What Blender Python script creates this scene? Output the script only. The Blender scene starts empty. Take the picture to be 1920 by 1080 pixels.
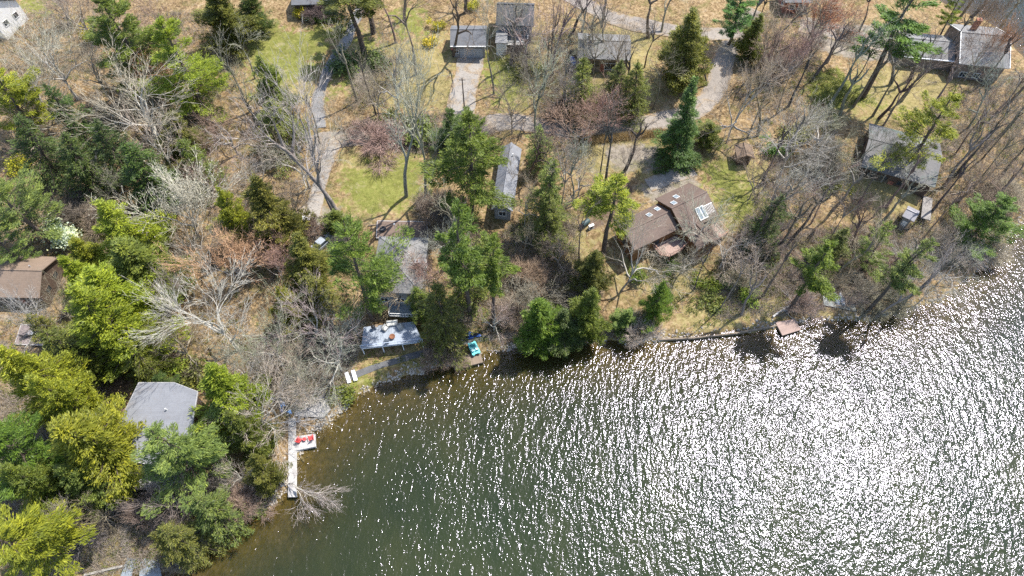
import bpy, math, random
import numpy as np
from mathutils import Vector, Matrix
rad = math.radians
sc = bpy.context.scene
COL = sc.collection
rng = np.random.default_rng(7)
random.seed(7)

# ------------------------------------------------------------------ camera geometry
HC = 105.0
DEP = rad(58.3)
F = 1280.0
cd, sd = math.cos(DEP), math.sin(DEP)

def ray(px, py):
    u = (px - 960) / F
    v = (540 - py) / F
    return np.array([u, cd + v * sd, -sd + v * cd])

def Gz(px, py, z=0.0):
    d = ray(px, py)
    t = (HC - z) / -d[2]
    return np.array([d[0] * t, d[1] * t, z])

def mpp(P):
    """metres per photo pixel at a world point"""
    dep = P[1] * cd + (HC - P[2]) * sd
    return dep / F

# ------------------------------------------------------------------ shoreline and terrain height
SHORE_PX = [(205, 1092), (300, 1078), (345, 1066), (385, 1018), (430, 992), (490, 952), (528, 925), (538, 880), (556, 862),
            (575, 822), (600, 800), (632, 775), (682, 737), (742, 706), (800, 690), (850, 684), (905, 668), (950, 655),
            (985, 650), (1060, 648), (1140, 645), (1200, 640), (1240, 636), (1300, 632), (1455, 612), (1510, 603), (1560, 600),
            (1620, 597), (1680, 588), (1740, 570), (1800, 540), (1850, 497), (1890, 440), (1925, 400), (2000, 330),
            (2050, 260), (2035, 190), (1985, 140), (1925, 108), (1880, 64), (1838, 33), (1785, 14), (1752, -6), (1730, -40)]
LAND = [(-1900, -900), (-300, -250), (-120, -50), (-78, 5)] + [tuple(Gz(x, y)[:2]) for x, y in SHORE_PX] + \
       [(170, 260), (260, 420), (700, 1200), (700, 1900), (-1900, 1900)]
LAND = np.array(LAND)
A_, B_ = LAND, np.roll(LAND, -1, 0)

def sdf(x, y):
    x = np.atleast_1d(np.asarray(x, float)); y = np.atleast_1d(np.asarray(y, float))
    best = np.full(x.shape, 1e18); ins = np.zeros(x.shape, bool)
    for a, b in zip(A_, B_):
        d = b - a; l2 = d @ d
        t = np.clip(((x - a[0]) * d[0] + (y - a[1]) * d[1]) / l2, 0, 1)
        best = np.minimum(best, (x - a[0] - t * d[0]) ** 2 + (y - a[1] - t * d[1]) ** 2)
        c = ((a[1] > y) != (b[1] > y))
        with np.errstate(divide='ignore', invalid='ignore'):
            xi = a[0] + (y - a[1]) / (d[1] if d[1] else 1e-9) * d[0]
        ins ^= c & (x < xi)
    return np.sqrt(best) * np.where(ins, 1, -1)

def sst(a, b, x):
    t = np.clip((x - a) / (b - a), 0, 1)
    return t * t * (3 - 2 * t)

def zt_arr(x, y):
    x = np.asarray(x, float); y = np.asarray(y, float)
    d = sdf(x, y) + 0.9 * np.sin(x * .35 + 1.3 * np.sin(y * .3)) * .6 + .35 * np.sin(x * 1.1 + y * .9) * np.exp(-np.abs(y) / 400)
    dl = np.maximum(d, 0); dw = np.maximum(-d, 0)
    land = .45 * (1 - np.exp(-dl / .7)) + 4.2 * sst(2, 26, dl) + 3 * sst(20, 120, dl)
    land = land + .35 * sst(4, 20, dl) * (np.sin(x * .13) * np.cos(y * .11) + .5 * np.sin(x * .31 + y * .27))
    wat = np.maximum(-(.07 * dw + .25 * (1 - np.exp(-dw / .5))), -6)
    return np.where(d > 0, land, wat)

def zt(x, y):
    return float(zt_arr([x], [y])[0])

def G(px, py, up=0.0):
    """point of the ground (plus a height above it) seen at a photo pixel"""
    z = 4.0 + up
    for _ in range(9):
        P = Gz(px, py, z)
        z = .4 * z + .6 * (zt(P[0], P[1]) + up)
    P = Gz(px, py, z)
    return P

# ------------------------------------------------------------------ mesh helpers
def mk(name, V, Fq, mat=None, parent=None, smooth=False, mats=None):
    """one mesh object from vertices and faces (array of quads/tris or list of index tuples)"""
    me = mesh_data(name, V, Fq, smooth)
    if mat: me.materials.append(mat)
    o = bpy.data.objects.new(name, me)
    COL.objects.link(o)
    if parent: o.parent = parent
    return o

def mesh_data(name, V, Fq, smooth=False):
    me = bpy.data.meshes.new(name)
    V = np.asarray(V, np.float32)
    if isinstance(Fq, np.ndarray):
        n, k = Fq.shape
        me.vertices.add(len(V)); me.vertices.foreach_set('co', V.ravel())
        me.loops.add(n * k); me.loops.foreach_set('vertex_index', Fq.astype(np.int32).ravel())
        me.polygons.add(n)
        me.polygons.foreach_set('loop_start', np.arange(0, n * k, k, dtype=np.int32))
        me.update(calc_edges=True)
    else:
        me.from_pydata([tuple(v) for v in V], [], [tuple(f) for f in Fq])
        me.update()
    if smooth:
        me.polygons.foreach_set('use_smooth', np.ones(len(me.polygons), bool))
    return me

class MB:
    """collects shapes into one mesh"""
    def __init__(s): s.v = []; s.f = []
    def add(s, V, Fs):
        o = len(s.v); s.v += [tuple(map(float, p)) for p in V]; s.f += [tuple(i + o for i in f) for f in Fs]; return s
    def box(s, c, d, rz=0, M=None):
        x, y, z = d[0] / 2, d[1] / 2, d[2] / 2
        V = [(-x, -y, -z), (x, -y, -z), (x, y, -z), (-x, y, -z), (-x, -y, z), (x, -y, z), (x, y, z), (-x, y, z)]
        R = Matrix.Rotation(rz, 3, 'Z') if M is None else M
        V = [R @ Vector(p) + Vector(c) for p in V]
        return s.add(V, [(0, 3, 2, 1), (4, 5, 6, 7), (0, 1, 5, 4), (1, 2, 6, 5), (2, 3, 7, 6), (3, 0, 4, 7)])
    def bar(s, a, b, w, h=None, k=4):
        a, b = Vector(a), Vector(b); d = (b - a)
        if d.length < 1e-6: return s
        d.normalize(); h = h or w
        up = Vector((0, 0, 1)) if abs(d.z) < .95 else Vector((0, 1, 0))
        p = d.cross(up).normalized(); q = p.cross(d)
        V = []
        for e in (a, b):
            for i in range(k):
                t = 2 * math.pi * (i + .5) / k
                m = .7071 if k == 4 else .5
                V.append(e + p * math.cos(t) * w * m + q * math.sin(t) * h * m)
        Fs = [tuple(range(k))[::-1], tuple(range(k, 2 * k))] + [(i, (i + 1) % k, k + (i + 1) % k, k + i) for i in range(k)]
        return s.add(V, Fs)
    def prism(s, poly, z0, z1):
        n = len(poly)
        V = [(p[0], p[1], z0) for p in poly] + [(p[0], p[1], z1) for p in poly]
        ar = sum(poly[i][0] * poly[(i + 1) % n][1] - poly[(i + 1) % n][0] * poly[i][1] for i in range(n))
        t, b = tuple(range(n, 2 * n)), tuple(range(n))[::-1]
        sd_ = [(i, (i + 1) % n, n + (i + 1) % n, n + i) for i in range(n)]
        if ar < 0: t, b = t[::-1], b[::-1]; sd_ = [f[::-1] for f in sd_]
        return s.add(V, [t, b] + sd_)
    def loft(s, rings, cap=True):
        n = len(rings[0]); V = [p for r in rings for p in r]; Fs = []
        for k in range(len(rings) - 1):
            for i in range(n):
                j = (i + 1) % n
                Fs.append((k * n + i, k * n + j, (k + 1) * n + j, (k + 1) * n + i))
        if cap: Fs += [tuple(range(n))[::-1], tuple(range((len(rings) - 1) * n, len(rings) * n))]
        return s.add(V, Fs)
    def cyl(s, c, r0, r1, h, k=12):
        ring = lambda r, z: [(c[0] + r * math.cos(2 * math.pi * i / k), c[1] + r * math.sin(2 * math.pi * i / k), c[2] + z) for i in range(k)]
        return s.loft([ring(r0, 0), ring(r1, h)])
    def build(s, name, mat, parent=None, smooth=False):
        return mk(name, s.v, s.f, mat, parent, smooth)

def thing(name, label, cat, loc=(0, 0, 0), rz=0, group=None):
    o = bpy.data.objects.new(name, None); COL.objects.link(o)
    o.location = loc; o.rotation_euler = (0, 0, rz); o.empty_display_size = .5
    return tag(o, label, cat, group)

def tag(o, label=None, cat=None, group=None, kind=None):
    if label: o['label'] = label
    if cat: o['category'] = cat
    if group: o['group'] = group
    if kind: o['kind'] = kind
    return o

# ------------------------------------------------------------------ materials
class NT:
    def __init__(s, m):
        s.m = m; m.use_nodes = True; s.t = m.node_tree; s.t.nodes.clear()
        s.out = s.n('ShaderNodeOutputMaterial')
    def n(s, typ, **kw):
        nd = s.t.nodes.new(typ)
        for k, v in kw.items():
            if k.startswith('i_'): nd.inputs[k[2:].replace('_', ' ')].default_value = v
            else: setattr(nd, k, v)
        return nd
    def l(s, a, b): s.t.links.new(a, b)
    def noise(s, co, scale, detail=3, rough=.6, dist=0):
        nd = s.n('ShaderNodeTexNoise'); nd.inputs['Scale'].default_value = scale
        nd.inputs['Detail'].default_value = detail; nd.inputs['Roughness'].default_value = rough
        nd.inputs['Distortion'].default_value = dist
        if co is not None: s.l(co, nd.inputs['Vector'])
        return nd.outputs['Fac']
    def ramp(s, fac, stops):
        nd = s.n('ShaderNodeValToRGB'); e = nd.color_ramp.elements
        while len(e) < len(stops): e.new(.5)
        for i, (p, c) in enumerate(stops):
            e[i].position = p; e[i].color = (c, c, c, 1) if isinstance(c, (int, float)) else (*c, 1)
        s.l(fac, nd.inputs['Fac']); return nd.outputs['Color']
    def mix(s, fac, a, b, typ='MIX'):
        nd = s.n('ShaderNodeMix', data_type='RGBA', blend_type=typ)
        for sock, v in ((nd.inputs[0], fac), (nd.inputs[6], a), (nd.inputs[7], b)):
            if hasattr(v, 'is_linked'): s.l(v, sock)
            elif isinstance(v, (int, float)): sock.default_value = v
            else: sock.default_value = (*v, 1)
        return nd.outputs[2]
    def math(s, op, a, b=0, clamp=False):
        nd = s.n('ShaderNodeMath', operation=op, use_clamp=clamp)
        for i, v in enumerate((a, b)):
            if hasattr(v, 'is_linked'): s.l(v, nd.inputs[i])
            else: nd.inputs[i].default_value = v
        return nd.outputs[0]
    def mapping(s, co, scale=(1, 1, 1), rot=(0, 0, 0)):
        nd = s.n('ShaderNodeMapping'); nd.inputs['Scale'].default_value = scale; nd.inputs['Rotation'].default_value = rot
        s.l(co, nd.inputs['Vector']); return nd.outputs[0]
    def geo(s): return s.n('ShaderNodeNewGeometry').outputs
    def objco(s): return s.n('ShaderNodeTexCoord').outputs['Object']
    def bsdf(s, col, rough=.8, spec=.3, **kw):
        b = s.n('ShaderNodeBsdfPrincipled')
        if hasattr(col, 'is_linked'): s.l(col, b.inputs['Base Color'])
        else: b.inputs['Base Color'].default_value = (*col, 1)
        b.inputs['Roughness'].default_value = rough; b.inputs['Specular IOR Level'].default_value = spec
        for k, v in kw.items(): b.inputs[k].default_value = v
        s.l(b.outputs[0], s.out.inputs['Surface']); return b
    def bump(s, h, b, strength=.5, dist=.05):
        nd = s.n('ShaderNodeBump'); nd.inputs['Strength'].default_value = strength; nd.inputs['Distance'].default_value = dist
        s.l(h, nd.inputs['Height']); s.l(nd.outputs[0], b.inputs['Normal'])

MC = {}
def M(name, col, rough=.8, spec=.3, var=.25, scale=1.5, streak=None, **kw):
    """plain weathered surface: two scales of blotches over a base colour"""
    if name in MC: return MC[name]
    m = bpy.data.materials.new(name); t = NT(m); co = t.geo()['Position'] if kw.pop('world', False) else t.objco()
    if streak: co = t.mapping(co, streak)
    a = t.noise(co, scale, 4, .65); b = t.noise(co, scale * 7, 2, .5)
    f = t.math('ADD', t.math('MULTIPLY', a, .65), t.math('MULTIPLY', b, .35))
    lo = tuple(c * (1 - var * 1.3) for c in col); hi = tuple(min(1, c * (1 + var)) for c in col)
    c = t.ramp(f, [(.32, lo), (.5, col), (.68, hi)])
    bs = t.bsdf(c, rough, spec, **kw)
    t.bump(b, bs, .3, .02)
    MC[name] = m; return m

def Mplank(name, col, pitch=.14, axis=0, var=.3, rough=.75):
    if name in MC: return MC[name]
    m = bpy.data.materials.new(name); t = NT(m); co = t.objco()
    sx = t.n('ShaderNodeSeparateXYZ'); t.l(co, sx.inputs[0])
    w = t.math('DIVIDE', sx.outputs[axis], pitch)
    idx = t.math('FLOOR', w); fr = t.math('FRACT', w)
    wn = t.n('ShaderNodeTexWhiteNoise', noise_dimensions='1D'); t.l(idx, wn.inputs['W'])
    sc_ = [1, 1, 1]; sc_[1 - axis] = .12
    nz = t.noise(t.mapping(co, tuple(sc_)), 9, 4); big = t.noise(co, .7, 3)
    f = t.math('ADD', t.math('MULTIPLY', wn.outputs[0], .35), t.math('ADD', t.math('MULTIPLY', nz, .4), t.math('MULTIPLY', big, .3)))
    c = t.ramp(f, [(.2, tuple(x * (1 - var) for x in col)), (.5, col), (.85, tuple(min(1, x * (1 + var)) for x in col))])
    gap = t.math('LESS_THAN', fr, .09)
    c = t.mix(t.math('MULTIPLY', gap, .75), c, (.03, .025, .02))
    t.bsdf(c, rough, .3); MC[name] = m; return m

def Mroof(name, col, var=.22, patch=None):
    """asphalt shingles: courses, tab to tab tone, big weathering blotches"""
    if name in MC: return MC[name]
    m = bpy.data.materials.new(name); t = NT(m); co = t.objco()
    br = t.n('ShaderNodeTexBrick'); br.offset = .5
    br.inputs['Scale'].default_value = 1.0; br.inputs['Brick Width'].default_value = .9; br.inputs['Row Height'].default_value = .32
    br.inputs['Mortar Size'].default_value = .02
    br.inputs['Color1'].default_value = (.2, .2, .2, 1); br.inputs['Color2'].default_value = (.8, .8, .8, 1); br.inputs['Mortar'].default_value = (0, 0, 0, 1)
    t.l(co, br.inputs['Vector'])
    big = t.noise(co, .35, 5, .65); fine = t.noise(co, 5, 3)
    f = t.math('ADD', t.math('MULTIPLY', br.outputs['Color'], .22), t.math('ADD', t.math('MULTIPLY', big, .6), t.math('MULTIPLY', fine, .3)))
    c = t.ramp(f, [(.35, tuple(x * (1 - var * 1.4) for x in col)), (.55, col), (.78, tuple(min(1, x * (1 + var)) for x in col))])
    if patch is None:
        pm = t.ramp(t.noise(co, .45, 6, .75, .8), [(.52, 0.), (.66, 1.)])
        c = t.mix(t.math('MULTIPLY', pm, .5), c, tuple(.45 * x + .55 * y for x, y in zip(col, (.13, .09, .055))))
    else:
        pm = t.ramp(t.noise(co, .28, 4, .7), [(.55, 0.), (.66, 1.)])
        c = t.mix(t.math('MULTIPLY', pm, .7), c, patch)
    t.bsdf(c, .75, .35); MC[name] = m; return m

# foliage: object colour times a tone for every spray
def Mleaf():
    m = bpy.data.materials.new('needles'); t = NT(m)
    oi = t.n('ShaderNodeObjectInfo'); g = t.geo()
    r = g['Random Per Island']
    tone = t.ramp(r, [(0, (.45, .5, .5)), (.45, (.85, .9, .85)), (.8, (1.15, 1.15, .95)), (1, (1.45, 1.4, .9))])
    big = t.noise(t.objco(), .55, 2)
    tone2 = t.mix(1, tone, t.ramp(big, [(.35, (.72, .78, .8)), (.65, (1.15, 1.15, .95))]), 'MULTIPLY')
    c = t.mix(1, oi.outputs['Color'], tone2, 'MULTIPLY')
    d = t.n('ShaderNodeBsdfPrincipled'); t.l(c, d.inputs['Base Color']); d.inputs['Roughness'].default_value = .55
    d.inputs['Specular IOR Level'].default_value = .35
    tr = t.n('ShaderNodeBsdfTranslucent'); t.l(t.mix(1, c, (1.05, 1.15, .5), 'MULTIPLY'), tr.inputs[0])
    mx = t.n('ShaderNodeMixShader'); mx.inputs[0].default_value = .32
    t.l(d.outputs[0], mx.inputs[1]); t.l(tr.outputs[0], mx.inputs[2]); t.l(mx.outputs[0], t.out.inputs['Surface'])
    return m
def Mbark():
    m = bpy.data.materials.new('bark'); t = NT(m)
    oi = t.n('ShaderNodeObjectInfo'); co = t.objco()
    f = t.noise(t.mapping(co, (1, 1, .25)), 6, 4, .7); g = t.noise(co, .6, 3)
    tone = t.mix(1, t.ramp(f, [(.3, .55), (.6, 1.1), (.8, 1.4)]), t.ramp(g, [(.35, .75), (.65, 1.15)]), 'MULTIPLY')
    c = t.mix(1, oi.outputs['Color'], tone, 'MULTIPLY')
    t.bsdf(c, .9, .15); return m
def Mtwig():
    m = bpy.data.materials.new('twigs'); t = NT(m)
    oi = t.n('ShaderNodeObjectInfo'); r = t.geo()['Random Per Island']
    c = t.mix(1, oi.outputs['Color'], t.ramp(r, [(0, .55), (.6, 1.), (1, 1.45)]), 'MULTIPLY')
    t.bsdf(c, .9, .1); return m
LEAF, BARK, TWIG = Mleaf(), Mbark(), Mtwig()
# ------------------------------------------------------------------ terrain, water
def lines(lo, hi, step, far, grow=1.35):
    core = list(np.arange(lo, hi + .01, step)); a, b = [], []
    s = step; p = lo
    while p > -far: s *= grow; p -= s; a.append(p)
    s = step; p = hi
    while p < far: s *= grow; p += s; b.append(p)
    return np.array(a[::-1] + core + b)
XS, YS = lines(-150, 165, .8, 1800), lines(8, 190, .8, 1800)
GX, GY = np.meshgrid(XS, YS)
nx, ny = len(XS), len(YS)
ZZ = zt_arr(GX.ravel(), GY.ravel())
ii = np.arange(nx * ny).reshape(ny, nx)
QUADS = np.stack([ii[:-1, :-1].ravel(), ii[:-1, 1:].ravel(), ii[1:, 1:].ravel(), ii[1:, :-1].ravel()], 1)

def inpoly(P, x, y):
    ins = np.zeros(x.shape, bool); n = len(P)
    for i in range(n):
        a, b = P[i], P[(i + 1) % n]
        c = ((a[1] > y) != (b[1] > y))
        xi = a[0] + (y - a[1]) / ((b[1] - a[1]) or 1e-9) * (b[0] - a[0])
        ins ^= c & (x < xi)
    return ins
def soft(P, x, y, w):
    """1 inside a ground polygon, fading over w metres"""
    best = np.full(x.shape, 1e18); n = len(P)
    for i in range(n):
        a, b = np.array(P[i]), np.array(P[(i + 1) % n]); d = b - a
        t = np.clip(((x - a[0]) * d[0] + (y - a[1]) * d[1]) / max(d @ d, 1e-9), 0, 1)
        best = np.minimum(best, (x - a[0] - t * d[0]) ** 2 + (y - a[1] - t * d[1]) ** 2)
    s = np.sqrt(best) * np.where(inpoly(P, x, y), 1, -1)
    return np.clip(.5 + s / w, 0, 1)
gx, gy = GX.ravel(), GY.ravel()
def zone(polys, w=9):
    z = np.zeros(gx.shape)
    for pl in polys:
        P = [G(a, b)[:2] for a, b in pl]
        z = np.maximum(z, soft(P, gx, gy, w))
    return z
GREEN = zone([[(470, 20), (560, 60), (640, 40), (600, 120), (570, 150), (510, 160), (450, 110)],
              [(650, 90), (690, 60), (720, 110), (660, 160), (620, 180)],
              [(640, 330), (700, 300), (790, 290), (800, 370), (700, 400), (650, 400)],
              [(1515, 140), (1570, 130), (1620, 165), (1640, 195), (1560, 200), (1510, 190)],
              [(1320, 300), (1380, 310), (1430, 380), (1400, 440), (1360, 390), (1320, 340)],
              [(730, 20), (780, 10), (800, 60), (745, 70)], [(20, 0), (90, 0), (80, 30), (40, 30)],
              [(250, 700), (310, 690), (340, 715), (270, 720)], [(900, 110), (990, 100), (1000, 180), (930, 190)],
              [(150, 430), (200, 420), (200, 470), (150, 460)], [(640, 705), (690, 700), (680, 740), (640, 740)]])
DRY = zone([[(460, 60), (600, 130), (590, 200), (480, 180)], [(640, 280), (800, 270), (810, 380), (760, 410), (650, 425), (620, 400)],
            [(660, 90), (840, 60), (860, 200), (780, 210), (700, 200), (650, 150)], [(1050, 250), (1250, 260), (1270, 330), (1100, 330)],
            [(1310, 280), (1440, 300), (1470, 400), (1400, 470), (1320, 390)], [(1060, 400), (1110, 400), (1120, 540), (1050, 540)],
            [(1160, 480), (1260, 470), (1320, 500), (1380, 560), (1250, 560), (1150, 530)],
            [(1540, 160), (1720, 110), (1800, 150), (1760, 200), (1640, 230), (1540, 210)], [(890, 100), (1010, 60), (1060, 190), (930, 210)],
            [(1330, 540), (1450, 520), (1480, 590), (1300, 625), (1250, 625)], [(1560, 320), (1640, 300), (1700, 350), (1740, 420), (1640, 400)],
            [(690, 680), (790, 650), (800, 685), (690, 730)], [(170, 1000), (240, 1000), (230, 1065), (150, 1075)],
            [(205, 915), (330, 905), (320, 940), (215, 945)], [(1080, 60), (1230, 40), (1240, 190), (1100, 190)],
            [(1540, 560), (1600, 560), (1600, 595), (1520, 597)]], 12)
DIRT = zone([[(1190, 350), (1300, 320), (1310, 345), (1230, 385)], [(1130, 270), (1240, 275), (1250, 320), (1150, 320)],
             [(560, 380), (640, 390), (650, 430), (560, 440)], [(1500, 55), (1690, 45), (1690, 100), (1780, 105), (1790, 130), (1600, 110), (1520, 90)],
             [(665, 120), (700, 130), (690, 180), (665, 170)]], 4)
MULCH = zone([[(706, 412), (808, 415), (806, 446), (702, 444)], [(1100, 360), (1180, 340), (1190, 400), (1110, 430)],
              [(1360, 440), (1700, 420), (1720, 560), (1380, 560)], [(170, 700), (250, 700), (230, 790), (170, 770)]], 3)
gm = bpy.data.materials.new('ground_cover'); t = NT(gm)
P = t.geo()['Position']; 
att = t.n('ShaderNodeAttribute', attribute_name='zones', attribute_type='GEOMETRY'); sp = t.n('ShaderNodeSeparateColor'); t.l(att.outputs['Color'], sp.inputs[0])
n1 = t.noise(P, .22, 4, .65); n2 = t.noise(P, 1.3, 5, .7); n3 = t.noise(P, 4.5, 3, .7); nn = t.noise(P, .6, 3, .6, .5)
leafv = t.n('ShaderNodeTexVoronoi'); leafv.inputs['Scale'].default_value = 3.2; t.l(P, leafv.inputs['Vector'])
lv = t.n('ShaderNodeSeparateColor'); t.l(leafv.outputs['Color'], lv.inputs[0])
f = t.math('ADD', t.math('MULTIPLY', n2, .45), t.math('ADD', t.math('MULTIPLY', n1, .35), t.math('MULTIPLY', lv.outputs[0], .22)))
litter = t.ramp(f, [(.3, (.075, .05, .026)), (.43, (.168, .112, .057)), (.53, (.27, .187, .096)), (.66, (.365, .265, .15)), (.8, (.43, .34, .22))])
dry = t.ramp(t.math('ADD', t.math('MULTIPLY', n2, .6), t.math('MULTIPLY', n3, .4)), [(.28, (.15, .12, .045)), (.48, (.27, .22, .095)), (.62, (.34, .28, .135)), (.8, (.4, .33, .2))])
green = t.ramp(t.math('ADD', t.math('MULTIPLY', n2, .6), t.math('MULTIPLY', n3, .4)), [(.28, (.08, .1, .02)), (.47, (.15, .17, .035)), (.6, (.21, .215, .055)), (.75, (.29, .25, .11))])
dirt = t.ramp(t.math('ADD', t.math('MULTIPLY', n2, .5), t.math('MULTIPLY', n3, .5)), [(.3, (.16, .135, .105)), (.5, (.26, .225, .18)), (.7, (.33, .29, .245))])
mulch = t.ramp(t.math('ADD', t.math('MULTIPLY', n2, .5), t.math('MULTIPLY', n3, .5)), [(.3, (.065, .045, .032)), (.5, (.14, .095, .066)), (.7, (.22, .16, .115))])
def zf(s, k=1.):
    return t.ramp(t.math('ADD', s, t.math('MULTIPLY', t.math('SUBTRACT', nn, .5), k)), [(.38, 0.), (.62, 1.)])
c = t.mix(zf(sp.outputs[1], 1.8), litter, dry)
c = t.mix(t.math('MULTIPLY', zf(sp.outputs[0], 2.), .85), c, green)
c = t.mix(zf(sp.outputs[2], 1.), c, dirt)
c = t.mix(zf(att.outputs['Alpha'], 1.), c, mulch)
# sparse green moss and grass tufts everywhere
c = t.mix(t.math('MULTIPLY', t.ramp(t.noise(P, .35, 5, .7, .6), [(.5, 0.), (.64, 1.)]), .6), c, t.ramp(n3, [(.3, (.075, .08, .022)), (.7, (.18, .17, .055))]))
dr = t.ramp(t.noise(P, .75, 6, .75, 1.2), [(.42, 0.), (.6, 1.)])
c = t.mix(t.math('MULTIPLY', dr, .5), c, t.mix(1, c, (.5, .46, .42), 'MULTIPLY'))
pale = t.ramp(t.noise(P, .5, 5, .7, .8), [(.56, 0.), (.7, 1.)]); c = t.mix(t.math('MULTIPLY', pale, .45), c, (.4, .32, .22))
# the bed of the lake and its wet edge
sz = t.n('ShaderNodeSeparateXYZ'); t.l(P, sz.inputs[0])
edge = t.ramp(t.math('ADD', t.math('MULTIPLY', sz.outputs[2], 1.2), t.math('MULTIPLY', t.math('SUBTRACT', nn, .5), .5)), [(.02, 1.), (.3, 0.)])
bed = t.ramp(n2, [(.3, (.1, .075, .03)), (.5, (.19, .145, .065)), (.7, (.3, .235, .12))])
c = t.mix(edge, c, bed)
b = t.bsdf(c, .95, .1); t.bump(t.math('ADD', n3, t.math('MULTIPLY', lv.outputs[0], .5)), b, .7, .08)
ground = mk('ground', np.stack([gx, gy, ZZ], 1), QUADS, gm, smooth=True); tag(ground, kind='structure')
ca = ground.data.attributes.new('zones', 'FLOAT_COLOR', 'POINT')
ca.data.foreach_set('color', np.stack([GREEN, DRY, DIRT, MULCH], 1).astype(np.float32).ravel())

# water sheet: turbid green body that clears to the bed in the shallows, wind ripples
wm = bpy.data.materials.new('lake_water'); t = NT(wm); P = t.geo()['Position']
dep = t.n('ShaderNodeAttribute', attribute_name='depth', attribute_type='GEOMETRY').outputs['Fac']
blot = t.noise(t.mapping(P, (1, .6, 1), (0, 0, .5)), .12, 4, .6)
body = t.ramp(blot, [(.3, (.015, .024, .009)), (.55, (.024, .032, .011)), (.75, (.035, .04, .014))])
dif = t.n('ShaderNodeBsdfDiffuse'); t.l(body, dif.inputs[0])
trn = t.n('ShaderNodeBsdfTransparent'); trn.inputs[0].default_value = (.8, .74, .55, 1)
m1 = t.n('ShaderNodeMixShader'); t.l(t.ramp(dep, [(0, .05), (.12, .35), (.35, .8), (.75, 1.)]), m1.inputs[0])
t.l(trn.outputs[0], m1.inputs[1]); t.l(dif.outputs[0], m1.inputs[2])
WROT = rad(10)
co = t.mapping(P, (1, 1, 1), (0, 0, WROT))
big = t.noise(t.mapping(co, (.72, .34, 1)), 1, 2, .5, .9)
mid = t.noise(t.mapping(co, (1.6, .8, 1)), 1, 2, .55, .4)
fin = t.noise(t.mapping(co, (2.9, 2.1, 1)), 1, 2, .55)
gust = t.ramp(t.noise(t.mapping(P, (1, .45, 1), (0, 0, .3)), .06, 4, .65), [(.32, .8), (.68, 1.12)])
h = t.math('ADD', t.math('MULTIPLY', big, .19), t.math('ADD', t.math('MULTIPLY', mid, .1), t.math('MULTIPLY', fin, .08)))
h = t.math('MULTIPLY', h, gust)
gl = t.n('ShaderNodeBsdfGlossy'); gl.inputs['Roughness'].default_value = .13; gl.inputs[0].default_value = (.85, .82, 1, 1)
bp = t.n('ShaderNodeBump'); bp.inputs['Strength'].default_value = 1; bp.inputs['Distance'].default_value = 1.0
t.l(h, bp.inputs['Height']); t.l(bp.outputs[0], gl.inputs['Normal'])
fr = t.n('ShaderNodeFresnel'); fr.inputs['IOR'].default_value = 1.35; t.l(bp.outputs[0], fr.inputs['Normal'])
m2 = t.n('ShaderNodeMixShader'); t.l(fr.outputs[0], m2.inputs[0]); t.l(m1.outputs[0], m2.inputs[1]); t.l(gl.outputs[0], m2.inputs[2])
t.l(m2.outputs[0], t.out.inputs['Surface'])
keep = ZZ[QUADS].min(1) < .05
vid = np.unique(QUADS[keep]); remap = np.zeros(nx * ny, int); remap[vid] = np.arange(len(vid))
water = mk('lake_water', np.stack([gx[vid], gy[vid], np.zeros(len(vid))], 1), remap[QUADS[keep]], wm); tag(water, kind='structure')
da = water.data.attributes.new('depth', 'FLOAT', 'POINT')
da.data.foreach_set('value', np.clip(-ZZ[vid] / 3.0, 0, 1).astype(np.float32))

# roads and drives: strips draped on the ground
def catmull(pts, n=14):
    pts = [np.array(p[:2]) for p in pts]; pts = [2 * pts[0] - pts[1]] + pts + [2 * pts[-1] - pts[-2]]; out = []
    for i in range(1, len(pts) - 2):
        for k in range(n):
            s = k / n; a, b_, c_, d = pts[i - 1:i + 3]
            out.append(.5 * ((2 * b_) + (c_ - a) * s + (2 * a - 5 * b_ + 4 * c_ - d) * s * s + (3 * b_ - a - 3 * c_ + d) * s ** 3))
    out.append(pts[-2]); return np.array(out)
def strip(name, px, w, mat, lift=.06, nw=7):
    C = catmull([G(*p) for p in px])
    Tn = np.gradient(C, axis=0); Tn /= np.linalg.norm(Tn, axis=1)[:, None]; N = np.stack([-Tn[:, 1], Tn[:, 0]], 1)
    ws = np.linspace(-.5, .5, nw); jit = 1 + .05 * np.sin(np.arange(len(C)) * .23) + .025 * np.sin(np.arange(len(C)) * .61)
    V = C[:, None, :] + N[:, None, :] * (ws[None, :] * w)[:, :, None] * jit[:, None, None]
    V = V.reshape(-1, 2); z = zt_arr(V[:, 0], V[:, 1]) + lift
    k = np.arange(len(C) * nw).reshape(len(C), nw)
    Q = np.stack([k[:-1, :-1].ravel(), k[1:, :-1].ravel(), k[1:, 1:].ravel(), k[:-1, 1:].ravel()], 1)
    o = mk(name, np.column_stack([V, z]), Q, mat, smooth=True)
    ac = o.data.attributes.new('across', 'FLOAT', 'POINT'); ac.data.foreach_set('value', np.tile(np.abs(ws) * 2, len(C)).astype(np.float32) * .8)
    return tag(o, kind='structure')
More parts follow.
